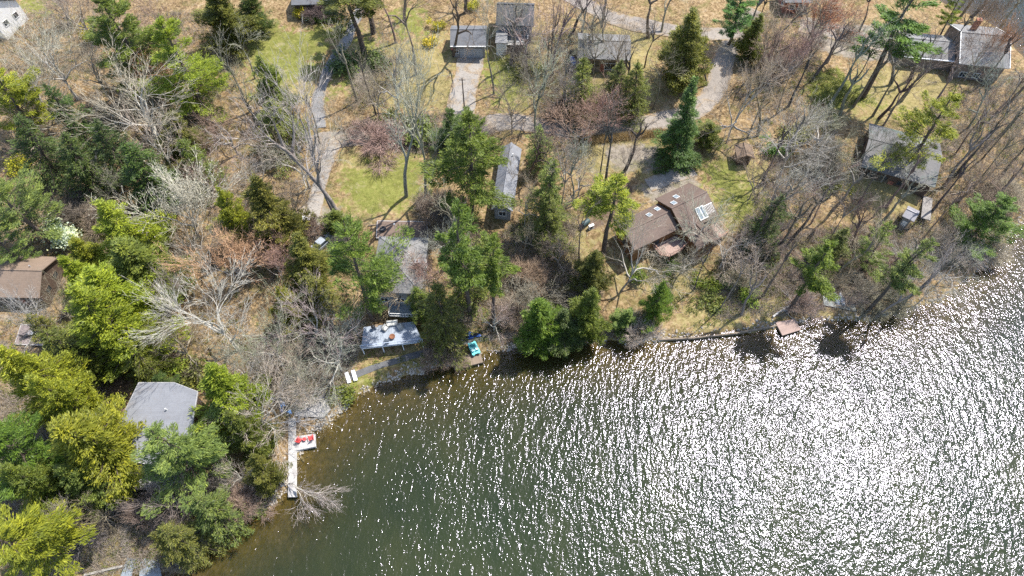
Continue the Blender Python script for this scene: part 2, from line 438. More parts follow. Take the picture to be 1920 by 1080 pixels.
def Mroad(name, col):
    m = bpy.data.materials.new(name); t = NT(m); P = t.geo()['Position']
    a = t.noise(P, .3, 5, .7, .5); b = t.noise(P, 3.2, 4, .7); f_ = t.math('ADD', t.math('MULTIPLY', a, .55), t.math('MULTIPLY', b, .45))
    c = t.ramp(f_, [(.3, tuple(x * .6 for x in col)), (.5, col), (.7, tuple(x * 1.3 for x in col))])
    at = t.n('ShaderNodeAttribute', attribute_name='across', attribute_type='GEOMETRY').outputs['Fac']
    edge = t.math('ADD', at, t.math('MULTIPLY', t.math('SUBTRACT', t.noise(P, .8, 5, .75), .5), 1.5))
    lf = t.ramp(b, [(.35, (.11, .075, .045)), (.5, (.25, .18, .11)), (.65, (.34, .27, .17))])
    c = t.mix(t.ramp(edge, [(.62, 0.), (.82, 1.)]), c, lf)
    drift = t.ramp(t.noise(P, .22, 5, .75, 1.), [(.52, 0.), (.62, 1.)]); c = t.mix(t.math('MULTIPLY', drift, .65), c, lf)
    bs = t.bsdf(c, .92, .15); t.bump(b, bs, .4, .03); return m
ROADM = Mroad('road_asphalt', (.25, .218, .185))
DARKM = Mroad('dark_asphalt', (.19, .185, .18))
GRAVM = Mroad('gravel', (.27, .245, .215))
strip('road', [(1420, 20), (1385, 60), (1358, 110), (1342, 165), (1300, 208), (1215, 232), (1130, 246), (1030, 238), (945, 228), (880, 246), (790, 262), (690, 258), (630, 262), (590, 268)], 4.6, ROADM)
strip('road', [(1385, 62), (1300, 62), (1230, 52), (1150, 35), (1090, 5), (1030, -30)], 4.2, ROADM, .09)
strip('driveway', [(690, -10), (665, 40), (645, 85), (615, 135), (597, 185), (600, 240)], 2.6, DARKM, .1)
strip('driveway', [(882, 98), (880, 130), (868, 175), (866, 225), (890, 244)], 5.6, GRAVM, .1)
strip('driveway', [(630, 262), (612, 310), (596, 360), (588, 410), (600, 450)], 2.8, GRAVM, .11)
strip('driveway', [(1500, 45), (1580, 62), (1650, 82), (1730, 100), (1790, 125)], 5.6, ROADM, .08)
strip('path', [(655, 708), (700, 690), (745, 676), (800, 660), (850, 645), (920, 632), (975, 628)], 1.15, M('path_stone', (.11, .11, .11), .9, .2, .3, 1.2, world=True), .05)  # shore path: stone colour darkened to stand for the shade over it
strip('path', [(1300, 318), (1262, 330), (1215, 348)], 3.4, GRAVM, .07)
# ------------------------------------------------------------------ tree builders
def tubes(A, B, ra, rb, k):
    A, B = np.asarray(A, float), np.asarray(B, float); ra, rb = np.asarray(ra), np.asarray(rb)
    D = B - A; L = np.linalg.norm(D, axis=1, keepdims=True); D = D / np.maximum(L, 1e-6)
    up = np.where(np.abs(D[:, 2:3]) > .9, np.array([[1., 0, 0]]), np.array([[0, 0, 1.]]))
    p = np.cross(D, up); p /= np.linalg.norm(p, axis=1, keepdims=True); q = np.cross(D, p)
    an = 2 * np.pi * np.arange(k) / k
    ring = p[:, None, :] * np.cos(an)[None, :, None] + q[:, None, :] * np.sin(an)[None, :, None]
    V = np.concatenate([A[:, None] + ring * ra[:, None, None], B[:, None] + ring * rb[:, None, None]], 1)
    n = len(A); i = np.arange(k); j = (i + 1) % k
    Q = np.stack([i, j, k + j, k + i], 1)[None] + (np.arange(n) * 2 * k)[:, None, None]
    return V.reshape(-1, 3), Q.reshape(-1, 4)
def join(parts):
    V, Q, o = [], [], 0
    for v, q in parts: V.append(v); Q.append(q + o); o += len(v)
    return np.concatenate(V), np.concatenate(Q)
def blades(C, A, Wv):
    """diamond-ish quads: centre, half length vector, half width vector"""
    V = np.stack([C - A * .9 - Wv * .35, C - A * .1 + Wv, C + A, C + A * .05 - Wv], 1).reshape(-1, 3)
    return V, np.arange(len(V)).reshape(-1, 4)
def unit(v): return v / np.maximum(np.linalg.norm(v, axis=-1, keepdims=True), 1e-9)

def conifer(seed, H=20., R=4.5, base=.2, prof='pine', whorl=1.15, nb=7, tuft=13, blen=.24, bw=.046, dens=30, gap=.12, lean=0.):
    r = np.random.default_rng(seed)
    zs = np.arange(0, H + .1, H / 10); tx = np.cumsum(r.normal(0, .12, len(zs))) + lean * zs; ty = np.cumsum(r.normal(0, .12, len(zs)))
    tx -= tx[0]; ty -= ty[0]
    axis = lambda z: np.stack([np.interp(z, zs, tx), np.interp(z, zs, ty), z], -1)
    rad_ = lambda z: .014 * H * (1 - z / H) ** .8 + .03
    Pz = axis(zs); A, B = Pz[:-1], Pz[1:]
    trunk = [tubes(A, B, rad_(zs[:-1]), rad_(zs[1:]), 7)]
    BA, BB, Ra, Rb = [], [], [], []; C, D = [], []
    p1, p2, p3 = r.uniform(0, 6.28, 3)
    z = H * base
    while z < H * .985:
        t = (z - H * base) / (H * (1 - base))
        if prof == 'pine': L = R * (min(1, t / .12 + .6)) * (1 - t) ** .72
        elif prof == 'cedar': L = R * min(1, .7 + t * 2) * (1 - t) ** .82
        else: L = R * (1 - t) ** .8
        L = max(L, .35)
        for b in range(nb + (1 if prof == 'cedar' else 0)):
            if r.random() < gap: continue
            az = r.uniform(0, 2 * np.pi); l = L * r.uniform(.6, 1.15) * (1 + .24 * math.sin(2 * az + p1 + z * .6) + .2 * math.sin(3 * az + p2 - z * .9) + .12 * math.sin(az + p3))
            if prof == 'pine' and r.random() < .12: l *= 1.25
            rise = (-.05 + .55 * t if prof == 'pine' else (.35 if prof == 'cedar' else -.3 + .4 * t)) + r.normal(0, .09)
            d = np.array([math.cos(az), math.sin(az), rise]); s0 = axis(np.array(z + r.uniform(-.3, .3)))
            side = np.array([-d[1], d[0], 0])
            mid = s0 + d * l * .55; end = s0 + d * l + np.array([0, 0, .08 * l if prof == 'pine' else -.08 * l])
            BA += [s0, mid]; BB += [mid, end]; rr = .012 * l + .02; Ra += [rr, rr * .6]; Rb += [rr * .6, .012]
            n = max(4, int(tuft * dens / 3 * l / R + 1.5))
            s = np.sqrt(r.uniform((.22 if prof == 'pine' else .1) ** 2, 1.04, n)); lat = r.uniform(-1, 1, n) * .33 * (1.1 - .75 * s) * l
            c = s0 + d * (s * l)[:, None] + side * lat[:, None]; c[:, 2] += r.normal(0, .09 if prof == 'pine' else .13, n) + (.12 * l * s * s if prof == 'pine' else -.05 * l * s)
            C.append(c); D.append(np.tile(d, (n, 1)) + side * (lat / l * 1.6)[:, None])
        z += whorl * r.uniform(.6, 1.4)
    # leader
    zc = np.linspace(H * .93, H * 1.01, 8); C.append(axis(zc)); D.append(np.tile([0, 0, 1.], (8, 1)))
    C = np.repeat(np.concatenate(C), 3, 0); D = np.repeat(np.concatenate(D), 3, 0)
    n = len(C)
    off = r.normal(0, 1, (n, 3)) * np.array([.17, .17, .08]) * (1 if prof == 'pine' else .9)
    C = C + off
    dirv = unit(unit(D) * 1.0 + r.normal(0, .42, (n, 3)) + np.array([0, 0, .22]))
    nrm = unit(r.normal(0, .5, (n, 3)) + np.array([0, 0, 1.1]))
    wv = unit(np.cross(dirv, nrm))
    sz = r.uniform(.6, 1.35, (n, 1))
    crown = blades(C, dirv * blen * sz, wv * bw * sz * r.uniform(.7, 1.3, (n, 1)))
    trunk.append(tubes(BA, BB, np.array(Ra), np.array(Rb), 4))
    return join(trunk), crown, H, 2 * np.percentile(np.linalg.norm(C[:, :2], axis=1), 86)

def bare(seed, H=17., spread=1., trunk=.35, nl=4, dens=4, lean=(0, 0), r0=.3, gnarl=.22, up=.25, twig=.022, buds=0, lim_len=.4, stems=1):
    r = np.random.default_rng(seed)
    seg = {k: [] for k in range(6)}
    ends = []
    def branch(p, d, L, rr, lev, n):
        """wobbling limb; returns points along it"""
        pts = [p]; dirs = [d]; st = L / n
        for i in range(n):
            d = d + r.normal(0, gnarl * (1 if 0 < lev < 3 else (.35 if lev == 0 else .6)), 3) + np.array([0, 0, up * .22 if lev else .05])
            d = d / np.linalg.norm(d)
            q = p + d * st; f0 = 1 - .62 * i / n; f1 = 1 - .62 * (i + 1) / n
            seg[lev].append((p, q, rr * f0, rr * f1)); p = q; pts.append(p); dirs.append(d)
        return pts, dirs, rr * .38
    def kid_dir(d, ang, az):
        u_ = np.cross(d, [0, 0, 1.] if abs(d[2]) < .95 else [1., 0, 0]); u_ /= np.linalg.norm(u_); v_ = np.cross(d, u_)
        return d * math.cos(ang) + (u_ * math.cos(az) + v_ * math.sin(az)) * math.sin(ang)
    def sub(pts, dirs, rr, L, lev):
        if lev > 4:
            return
        cnt = dens + (1 if r.random() < .5 else 0)
        n = len(pts) - 1
        for c in range(cnt):
            s = r.uniform(.3, 1.) if c else 1.
            i = min(n, max(1, int(round(s * n))))
            ang = r.uniform(.3, .8) if c else r.uniform(.05, .3)
            d = kid_dir(dirs[i], ang, r.uniform(0, 2 * np.pi)); l = L * r.uniform(.5, .82)
            ri = max(rr * (1.6 - .9 * s) * .85, twig * (1.5 if lev < 4 else 1))
            p2, d2, r2 = branch(pts[i], d, l, ri, lev, 4 if lev <= 2 else (3 if lev == 3 else 2))
            sub(p2, d2, max(r2, twig), l, lev + 1)
            if lev == 4: ends.append(np.r_[p2[-1], d2[-1]]); ends.append(np.r_[p2[1], d2[1]])
    for s_ in range(stems):
        d0 = np.array([lean[0], lean[1], 1.]) + (r.normal(0, .25, 3) * [1, 1, 0] if stems > 1 else 0); d0 /= np.linalg.norm(d0)
        tp, td, tr = branch(np.array([0., 0, 0]), d0, H * trunk, r0 / (stems ** .5), 0, 5)
        base_az = r.uniform(0, 6.28)
        for k in range(nl):
            i = 5 if k < 3 else int(r.integers(3, 6))
            ang = r.uniform(.35, .8) * spread if k else .15
            d = kid_dir(td[i], ang, base_az + k * 2.4 + r.normal(0, .3))
            l = H * lim_len * r.uniform(.8, 1.15)
            p2, d2, r2 = branch(tp[i], d, l, r0 / (stems ** .5) * .68, 1, 5)
            sub(p2, d2, r2, l, 2)
    arr = lambda lv: tuple(np.array([s[i] for l_ in lv for s in seg[l_]]) for i in range(4))
    tr_ = [tubes(*arr([0]), 8), tubes(*arr([1]), 6)]
    if seg[2]: tr_.append(tubes(*arr([2]), 4))
    cr = [tubes(*arr([3]), 3)]
    if seg[4]: cr.append(tubes(*arr([4]), 3))
    E = np.array(ends)
    Ed = E[:, 3:]; E = E[:, :3]; n = len(E); k = 2          # the finest sprays at the branch ends
    e = np.repeat(E, k, 0); dv = unit(np.repeat(Ed, k, 0) + r.normal(0, .35, (len(e), 3)) + np.array([0, 0, .15])) * r.uniform(.4, 1.1, (len(e), 1))
    cr.append(tubes(e, e + dv, np.full(len(e), twig * .8), np.full(len(e), twig * .4), 3))
    if buds:
        c = e + dv * r.uniform(.5, 1, (len(e), 1)); dd = unit(r.normal(0, 1, c.shape)); ww = unit(np.cross(dd, r.normal(0, 1, c.shape)))
        cr.append(blades(c, dd * .06, ww * .04))
    wid = 2 * np.percentile(np.linalg.norm(E[:, :2] - E[:, :2].mean(0), axis=1), 84)
    return join(tr_), join(cr), H, wid

def bush(seed, H=1.8, R=1.2, n=900, blen=.16, bw=.07, stems=9):
    r = np.random.default_rng(seed)
    a = r.uniform(0, 6.28, stems); e = np.stack([np.cos(a) * R * .7, np.sin(a) * R * .7, H * r.uniform(.6, 1, stems)], 1) * r.uniform(.6, 1, (stems, 1))
    tr_ = tubes(np.zeros((stems, 3)), e, np.full(stems, .03), np.full(stems, .012), 4)
    lob = np.stack([r.normal(0, R * .45, 8), r.normal(0, R * .45, 8), r.uniform(.35, .85, 8) * H], 1)
    c = lob[r.integers(0, 8, n)] + r.normal(0, 1, (n, 3)) * np.array([R * .28, R * .28, H * .17]); c[:, 2] = np.maximum(c[:, 2], .05)
    d = unit(r.normal(0, 1, (n, 3)) + [0, 0, .3]); w = unit(np.cross(d, r.normal(0, .6, (n, 3)) + [0, 0, 1]))
    return tr_, blades(c, d * blen, w * bw), H, R * 2

PROTO = {}
def proto(kind, lst, cm):
    PROTO[kind] = []
    for i, ((tv, tq), (cv, cq), H, W) in enumerate(lst):
        a = mesh_data(kind + '_trunk', tv, tq, True); a.materials.append(BARK)
        b = mesh_data(kind + '_crown', cv, cq); b.materials.append(cm)
        PROTO[kind].append((a, b, H, W))
proto('pine', [conifer(11, 22, 5.2, .22), conifer(12, 22, 5.6, .12, nb=8), conifer(13, 22, 4.8, .3, gap=.3), conifer(14, 22, 5.4, .18, whorl=1.3, lean=.02), conifer(17, 22, 5.0, .25, whorl=1.5, nb=7, gap=.2), conifer(18, 22, 5.8, .15, gap=.35, lean=.03)], LEAF)
proto('slim', [conifer(15, 22, 3.6, .42, nb=4, gap=.3, whorl=.9), conifer(16, 22, 3.8, .5, nb=5, gap=.2)], LEAF)   # pine with a bare lower trunk
proto('cedar', [conifer(21, 17, 4.2, .06, 'cedar', .5, 7, 11, .19, .046, 24, .08), conifer(22, 17, 4.6, .08, 'cedar', .55, 7, 11, .19, .046, 24, .15), conifer(23, 17, 3.9, .05, 'cedar', .5, 7, 11, .19, .046, 24, .1)], LEAF)
proto('hemlock', [conifer(31, 18, 4.0, .12, 'spruce', .55, 6, 10, .2, .05, 12, .2), conifer(32, 18, 4.4, .1, 'spruce', .6, 6, 10, .2, .05, 12, .25)], LEAF)
proto('spruce', [conifer(41, 20, 3.9, .04, 'spruce', .5, 7, 11, .19, .046, 22, .05)], LEAF)
proto('oak', [bare(51, 17, 1.25, .3, 5, 4, r0=.32), bare(52, 17, 1.35, .25, 6, 4, r0=.34, gnarl=.26), bare(53, 17, 1.15, .35, 5, 4, r0=.3), bare(54, 17, 1.3, .28, 5, 4, r0=.3, gnarl=.28, up=.15)], TWIG)
proto('ash', [bare(61, 22, .75, .52, 4, 3, r0=.46, lim_len=.28), bare(62, 22, .7, .58, 4, 3, r0=.44, lim_len=.25), bare(63, 22, .85, .48, 5, 3, r0=.36, lim_len=.3, lean=(.05, .03))], TWIG)
proto('thin', [bare(71, 18, .6, .62, 3, 2, r0=.4, lim_len=.24, lean=(.03, 0)), bare(72, 18, .55, .66, 3, 2, r0=.36, lim_len=.22), bare(73, 18, .7, .58, 3, 2, r0=.4, lim_len=.26, lean=(-.03, .04))], TWIG)
proto('maple', [bare(81, 11, .95, .28, 5, 4, r0=.17, gnarl=.16, up=.5, buds=1, twig=.018), bare(82, 11, 1.05, .22, 6, 4, r0=.16, gnarl=.16, up=.5, buds=1, twig=.018)], TWIG)
proto('thicket', [bare(91, 4.2, 1.3, .3, 4, 4, r0=.08, gnarl=.25, twig=.02, stems=3, lim_len=.5), bare(92, 4.2, 1.4, .25, 4, 4, r0=.07, gnarl=.25, twig=.02, stems=3, lim_len=.5)], TWIG)
proto('blossom', [bush(103, 3, 2, 3200, .14, .1)], LEAF)
proto('bush', [bush(101), bush(102, 1.6, 1.3)], LEAF)

KIND = dict(pine=('pine_tree', 'pine tree'), slim=('pine_tree', 'pine tree'), cedar=('cedar_tree', 'cedar tree'), hemlock=('hemlock_tree', 'hemlock tree'),
            spruce=('spruce_tree', 'spruce tree'), oak=('bare_tree', 'bare tree'), ash=('bare_tree', 'bare tree'), thin=('bare_tree', 'bare tree'),
            maple=('bare_tree', 'bare tree'), thicket=('bare_shrub', 'shrub'), blossom=('magnolia_bush', 'magnolia'), bush=('shrub', 'shrub'))
GRP = dict(pine='pine trees among the houses', slim='pine trees among the houses', cedar='cedar trees along the lake side', hemlock='dark hemlock trees',
           spruce='spruce trees', oak='spreading bare trees', ash='tall bare trees', thin='slender bare trees', maple='budding bare trees',
           thicket='leafless shrubs', blossom='blossoming shrubs', bush='leafy shrubs')
EV = dict(y=(.285, .29, .036), g=(.155, .205, .038), d=(.095, .135, .04), o=(.185, .19, .045), p=(.205, .24, .075), b=(.12, .195, .05), Y=(.5, .4, .05), W=(.8, .74, .76), G=(.25, .3, .05), q=(.17, .175, .05))
BR = dict(w=(.46, .42, .345), n=(.325, .26, .195), r=(.34, .235, .185), t=(.46, .27, .155), k=(.18, .15, .125), h=(.42, .37, .29))
_cnt = {}
def plant(kind, P, h, w, col, label, rz=None, tilt=None):
    i = _cnt.get(kind, 0); _cnt[kind] = i + 1
    tm, cm, H, W = PROTO[kind][(i * 7 + i // 3) % len(PROTO[kind])]
    nm, cat = KIND[kind]
    if col in 'YW' and kind == 'bush': nm = 'flowering_shrub'
    r = random.Random(hash((round(P[0], 2), round(P[1], 2))) & 0xffff)
    e = thing(nm, label, cat, (P[0], P[1], P[2] - .05), r.uniform(0, 6.28) if rz is None else rz, GRP[kind])
    if kind in ('pine', 'slim', 'cedar', 'hemlock', 'spruce'): w *= .9
    e.scale = (w / W, w / W, h / H)
    if not tilt and kind in ('pine', 'slim', 'cedar', 'hemlock'):
        e.rotation_euler[0] = r.uniform(-.06, .06); e.rotation_euler[1] = r.uniform(-.06, .06)
    if tilt:
        e.rotation_mode = 'QUATERNION'
        e.rotation_quaternion = Vector((0, 0, 1)).rotation_difference(Vector(tilt)) @ Matrix.Rotation(rz or 0, 3, 'Z').to_quaternion()
    ever = kind in ('pine', 'slim', 'cedar', 'hemlock', 'spruce', 'bush', 'blossom')
    base = (EV if ever else BR)[col]
    k_ = r.uniform(.9, 1.14); j = [k_ * (1 + r.uniform(-.1, .1)) for _ in range(3)]
    ccol = tuple(c * k for c, k in zip(base, j))
    tcol = (.13, .1, .08) if ever else tuple(.55 * c + .45 * d for c, d in zip(ccol, BR['h']))
    if not ever and col in 'rt': tcol = (.36, .32, .28)
    if kind == 'oak' and col in 'wh': tcol = (.55, .51, .43) if col == 'w' else (.46, .42, .36)
    if kind in ('ash', 'thin'): tcol = tuple(.66 * c for c in ccol)
    for nm_, me, c in (('trunk', tm, tcol), ('crown', cm, ccol)):
        o = bpy.data.objects.new(nm_, me); COL.objects.link(o); o.parent = e; o.color = (*c, 1)
    return e
def T(kind, cx, cy, h, wpx, col, label, frac=.6):
    """crown centre at a photo pixel"""
    P = G(cx, cy, h * frac); P[2] = zt(P[0], P[1])
    if P[2] < .15: # keep roots on land
        for _ in range(40):
            P[0] -= .25; P[1] += .35; P[2] = zt(P[0], P[1])
            if P[2] > .25: break
    w = wpx * mpp(np.array([P[0], P[1], P[2] + h * frac]))
    return plant(kind, P, h, w, col, label)
def TB(kind, bx, by, tx, ty, wpx, col, label):
    """base and tip at photo pixels"""
    P = G(bx, by); best = None
    for h in np.arange(2, 38, .25):
        Q = P + [0, 0, h]; d = Q - [0, 0, HC]; dep_ = d[1] * cd - d[2] * sd; v = d[1] * sd + d[2] * cd
        x, y = 960 + F * d[0] / dep_, 540 - F * v / dep_
        e = (x - tx) ** 2 * .3 + (y - ty) ** 2
        if best is None or e < best[0]: best = (e, h)
    h = best[1]; w = wpx * mpp(P + [0, 0, h * .6])
    return plant(kind, P, h, w, col, label)
# ------------------------------------------------------------------ evergreens
T('pine', 237, 72, 24, 150, 'g', 'big dark green pine behind the brightest tall pine near the photo top')
TB('pine', 392, 212, 340, 18, 140, 'y', 'tallest bright yellow-green pine, standing right of the dark green pine')
T('pine', 18, 190, 18, 105, 'y', 'yellow-green pine on the left photo edge above the dark hemlocks')
T('hemlock', 128, 215, 17, 80, 'd', 'dark hemlock left of the large grey spreading tree')
T('cedar', 412, 18, 16, 95, 'o', 'olive cedar above the grass clearing at the photo top')
T('cedar', 472, 4, 13, 60, 'd', 'dark cedar at the top edge beside the green lawn')
T('cedar', 335, 245, 12, 80, 'q', 'dull cedar under the tallest bright pine')
T('hemlock', 60, 268, 17, 100, 'd', 'dark hemlock above the gold flowering shrub on the left')
T('hemlock', 145, 300, 16, 100, 'd', 'dark hemlock in the deep shade right of the gold shrub')
T('hemlock', 262, 318, 16, 110, 'd', 'dark hemlock below the large grey spreading tree')
T('hemlock', 200, 265, 15, 80, 'd', 'dark hemlock tucked beside the large grey spreading tree')
T('hemlock', 365, 300, 13, 70, 'q', 'small hemlock behind the reddish bare maple')
T('pine', 34, 388, 19, 145, 'p', 'broad pale green pine left of the white blossoming magnolia')
T('pine', 8, 455, 15, 70, 'p', 'pale green pine above the tan roof on the left edge')
T('cedar', 228, 432, 18, 120, 'y', 'pointed yellow-green cedar right of the white magnolia')
T('cedar', 262, 500, 16, 130, 'o', 'olive cedar in front of the pointed yellow cedar')
T('cedar', 165, 480, 12, 80, 'y', 'low yellow-green cedar just below the white magnolia')
T('cedar', 138, 522, 13, 75, 'y', 'yellow-green cedar touching the right side of the tan roof')
T('cedar', 205, 545, 19, 130, 'y', 'bright cedar above the large yellow one by the patio')
T('cedar', 190, 605, 20, 150, 'y', 'large yellow-green cedar right of the paved patio with chairs')
T('hemlock', 130, 655, 14, 110, 'q', 'shaded hemlock under the large yellow-green cedar')
T('hemlock', 262, 668, 12, 80, 'o', 'olive hemlock over the shaded leaf litter north of the pale hip roof')
T('cedar', 70, 700, 20, 125, 'y', 'golden green cedar left of the shaded clearing')
T('cedar', 120, 745, 18, 110, 'y', 'golden cedar between the shaded clearing and its taller twin')
T('cedar', 170, 825, 20, 150, 'y', 'wide golden cedar covering the left eave of the pale hip roof')
T('pine', 22, 845, 20, 150, 'g', 'bright green pine on the left edge beside the golden cedars')
T('cedar', 70, 905, 17, 110, 'o', 'olive cedar below the bright green edge pine')
T('pine', 52, 1020, 19, 165, 'y', 'broad yellow-green pine in the bottom left corner')
T('cedar', 150, 905, 14, 90, 'q', 'dull cedar at the foot of the wide golden cedar')
T('pine', 345, 836, 20, 150, 'p', 'big pale green pine in front of the pale hip roof')
T('cedar', 418, 738, 18, 115, 'y', 'yellow-olive cedar at the right corner of the pale hip roof')
T('cedar', 452, 812, 15, 75, 'o', 'olive cedar between the pale hip roof and the white pier')
T('cedar', 488, 878, 12, 62, 'o', 'olive cedar hanging over the shore left of the pier end')
T('hemlock', 400, 968, 13, 95, 'q', 'shaded hemlock on the bank below the big pale pine')
T('hemlock', 338, 1018, 13, 80, 'q', 'drooping hemlock beside the stone steps to the lake')
T('hemlock', 345, 1062, 12, 80, 'o', 'olive hemlock leaning over the blue-grey dock')
T('cedar', 428, 396, 16, 72, 'y', 'smaller of the two pointed cedars by the gravel turnaround')
T('cedar', 498, 392, 18, 108, 'o', 'larger dark pointed cedar of the pair by the gravel turnaround')
T('cedar', 508, 148, 15, 72, 'o', 'cone-shaped olive cedar below the green lawn')
T('hemlock', 520, 220, 13, 100, 'q', 'loose dull hemlock beneath the cone-shaped cedar')
T('cedar', 572, 478, 15, 85, 'o', 'olive cedar left of the big bright pine by the grey hip roof')
TB('pine', 700, 600, 655, 425, 150, 'g', 'big bright green pine overhanging the left of the grey hip roof')
T('cedar', 628, 415, 6, 60, 'o', 'low olive cedar behind the parked grey car')
T('hemlock', 585, 545, 11, 80, 'q', 'dull hemlock under the big bright pine by the grey hip roof')
TB('pine', 885, 392, 852, 205, 145, 'g', 'tall bright pine in the centre beside the long pale roof')
T('pine', 842, 235, 11, 70, 'd', 'dark evergreen behind the tall central pine')
TB('slim', 884, 600, 938, 372, 105, 'g', 'slender pine with a bare trunk in front of the long pale roof')
TB('slim', 925, 612, 962, 452, 85, 'g', 'green pine right of the slender bare-trunked pine')
T('hemlock', 880, 520, 14, 90, 'q', 'thin hemlock right of the grey hip roof')
T('hemlock', 828, 588, 21, 95, 'q', 'dark hemlock covering the right end of the furnished deck')
T('hemlock', 790, 560, 11, 60, 'o', 'olive hemlock beside the white balcony railing')
T('cedar', 1020, 608, 15, 85, 'g', 'cedar at the water edge, left of the waterside pair')
T('cedar', 1062, 625, 11, 75, 'd', 'low dark cedar between the waterside pair of cedars')
T('cedar', 1112, 592, 16, 75, 'g', 'cedar at the water edge, right of the waterside pair')
T('cedar', 1110, 500, 14, 65, 'q', 'dark cedar at the foot of the pine beside the brown house')
T('cedar', 1240, 560, 13, 62, 'g', 'cedar on the grassy bank below the brown house')
T('cedar', 1175, 598, 7, 50, 'p', 'small pale cedar on the shore by the fallen twigs')
TB('slim', 1132, 472, 1168, 320, 100, 'y', 'bright pine with a bare trunk at the left end of the brown house')
TB('spruce', 1258, 305, 1300, 150, 82, 'b', 'blue-green spruce beside the road bend')
T('cedar', 1332, 245, 6, 60, 'o', 'olive juniper right of the blue-green spruce')
TB('cedar', 1272, 165, 1318, 12, 95, 'o', 'tall olive cedar beyond the road above the spruce')
T('pine', 1385, 22, 14, 75, 'b', 'blue-green pine at the top edge right of the road')
T('hemlock', 1092, 152, 15, 75, 'o', 'hemlock in front of the low pale-roofed house')
T('hemlock', 1150, 150, 13, 60, 'o', 'thin hemlock hiding the window of the low pale-roofed house')
T('hemlock', 1195, 160, 15, 70, 'o', 'thin hemlock at the right of the low pale-roofed house')
T('hemlock', 1012, 265, 12, 60, 'p', 'pale hemlock sapling beside the road above the long roof')
T('hemlock', 1022, 350, 18, 80, 'o', 'thin hemlock right of the long pale roof')
T('hemlock', 1030, 410, 13, 70, 'q', 'dull hemlock at the lower end of the long pale roof')
TB('pine', 1692, 325, 1785, 150, 118, 'y', 'bright pine leaning over the mossy roof on the right')
TB('slim', 1617, 182, 1718, -25, 120, 'g', 'dark pine beside the big grey house with the white gutter')
TB('slim', 1478, 585, 1524, 450, 80, 'g', 'bright pine above the pink-toned dock')
TB('slim', 1625, 585, 1674, 432, 75, 'p', 'loose green pine left of the lakeside shrubs on the right')
T('pine', 1655, 458, 13, 66, 'p', 'pale loose pine below the grey shed')
T('pine', 1852, 412, 14, 105, 'g', 'round green pine nearest the bright water on the right')
T('hemlock', 1448, 412, 15, 80, 'd', 'dark hemlock right of the brown house decks')
T('hemlock', 1570, 450, 10, 60, 'q', 'small dull hemlock between the two right bank pines')
TB('slim', 683, 105, 668, -60, 110, 'o', 'tall pine beside the shaded driveway at the top')
TB('slim', 700, 62, 692, -90, 100, 'o', 'tall pine behind the shaded driveway pine')
T('pine', 1800, 5, 16, 40, 'y', 'yellow-green pine tip over the far blue water')
T('cedar', 540, 560, 11, 60, 'y', 'small yellow cedar among the white bare branches')
T('hemlock', 90, 615, 12, 70, 'o', 'olive hemlock just behind the paved patio')
T('hemlock', 305, 720, 6, 60, 'd', 'low dark hemlock on the upper edge of the pale hip roof')
T('cedar', 1420, 60, 12, 50, 'o', 'olive cedar right of the road at the top')

# ------------------------------------------------------------------ bare trees
T('oak', 92, 110, 17, 190, 'h', 'wide grey bare tree below the white-walled house corner')
T('oak', 30, 80, 14, 120, 'n', 'brownish bare tree nearest the white-walled house')
T('maple', 108, 14, 8, 80, 'r', 'reddish budding tree at the top left lawn')
T('oak', 258, 200, 18, 205, 'w', 'large grey spreading tree left of the tallest bright pine')
T('maple', 285, 118, 11, 110, 't', 'orange-budded tree between the two big upper pines')
T('oak', 60, 165, 15, 140, 'h', 'grey bare tree below the wide grey one on the left')
T('oak', 420, 235, 13, 120, 'r', 'pinkish bare tree right of the large grey spreading tree')
T('ash', 455, 90, 13, 80, 'h', 'thin grey tree at the edge of the green lawn')
T('oak', 450, 160, 13, 110, 'n', 'brown bare tree left of the cone-shaped cedar')
T('oak', 300, 40, 14, 110, 'n', 'brown bare tree behind the tallest bright pine')
T('oak', 200, 20, 13, 110, 'n', 'brown bare tree at the top above the dark green pine')
T('maple', 336, 388, 14, 150, 'h', 'fan-shaped bare tree with reddish tips left of the pointed cedars')
T('oak', 300, 280, 13, 120, 'w', 'pale forked tree behind the fan-shaped one')
T('maple', 430, 490, 11, 135, 't', 'orange-budded tree above the white bare branches')
T('maple', 512, 490, 10, 90, 'r', 'pinkish budding tree left of the big bright pine')
T('oak', 405, 600, 17, 200, 'w', 'biggest white-limbed tree north of the pale hip roof')
T('oak', 318, 555, 12, 120, 'n', 'brown bare tree left of the biggest white-limbed tree')
T('oak', 500, 640, 15, 170, 'h', 'tangled grey tree right of the biggest white-limbed tree')
T('oak', 585, 600, 14, 170, 'h', 'tangled grey tree beneath the big bright pine')
T('oak', 620, 655, 14, 160, 'w', 'white tangled tree above the two pool loungers')
T('oak', 545, 690, 12, 130, 'n', 'brown tangled tree above the stone patio slab')
T('oak', 495, 752, 11, 150, 'w', 'white tree spreading over the pile of blue kayaks')
T('oak', 32, 585, 15, 125, 'w', 'white-limbed tree over the paved patio on the left')
T('oak', 105, 575, 11, 100, 'n', 'brown bare tree between the tan roof and the patio')
T('oak', 440, 885, 10, 75, 'w', 'small white bare tree right of the big pale pine')
T('oak', 118, 985, 11, 95, 'w', 'small white bare tree beside the bottom corner pine')
T('oak', 180, 965, 9, 90, 'n', 'brown bare tree leaning over the top of the stone steps')
T('oak', 330, 945, 10, 130, 'n', 'brown bare tree below the big pale pine')
TB('ash', 645, 425, 588, 175, 150, 'h', 'tall forked tree in front of the gravel turnaround, thicker trunk')
TB('ash', 636, 420, 570, 200, 150, 'w', 'tall forked tree in front of the gravel turnaround, paler limbs')
TB('ash', 762, 368, 700, 130, 110, 'h', 'tall tree with a long bare trunk on the small lawn')
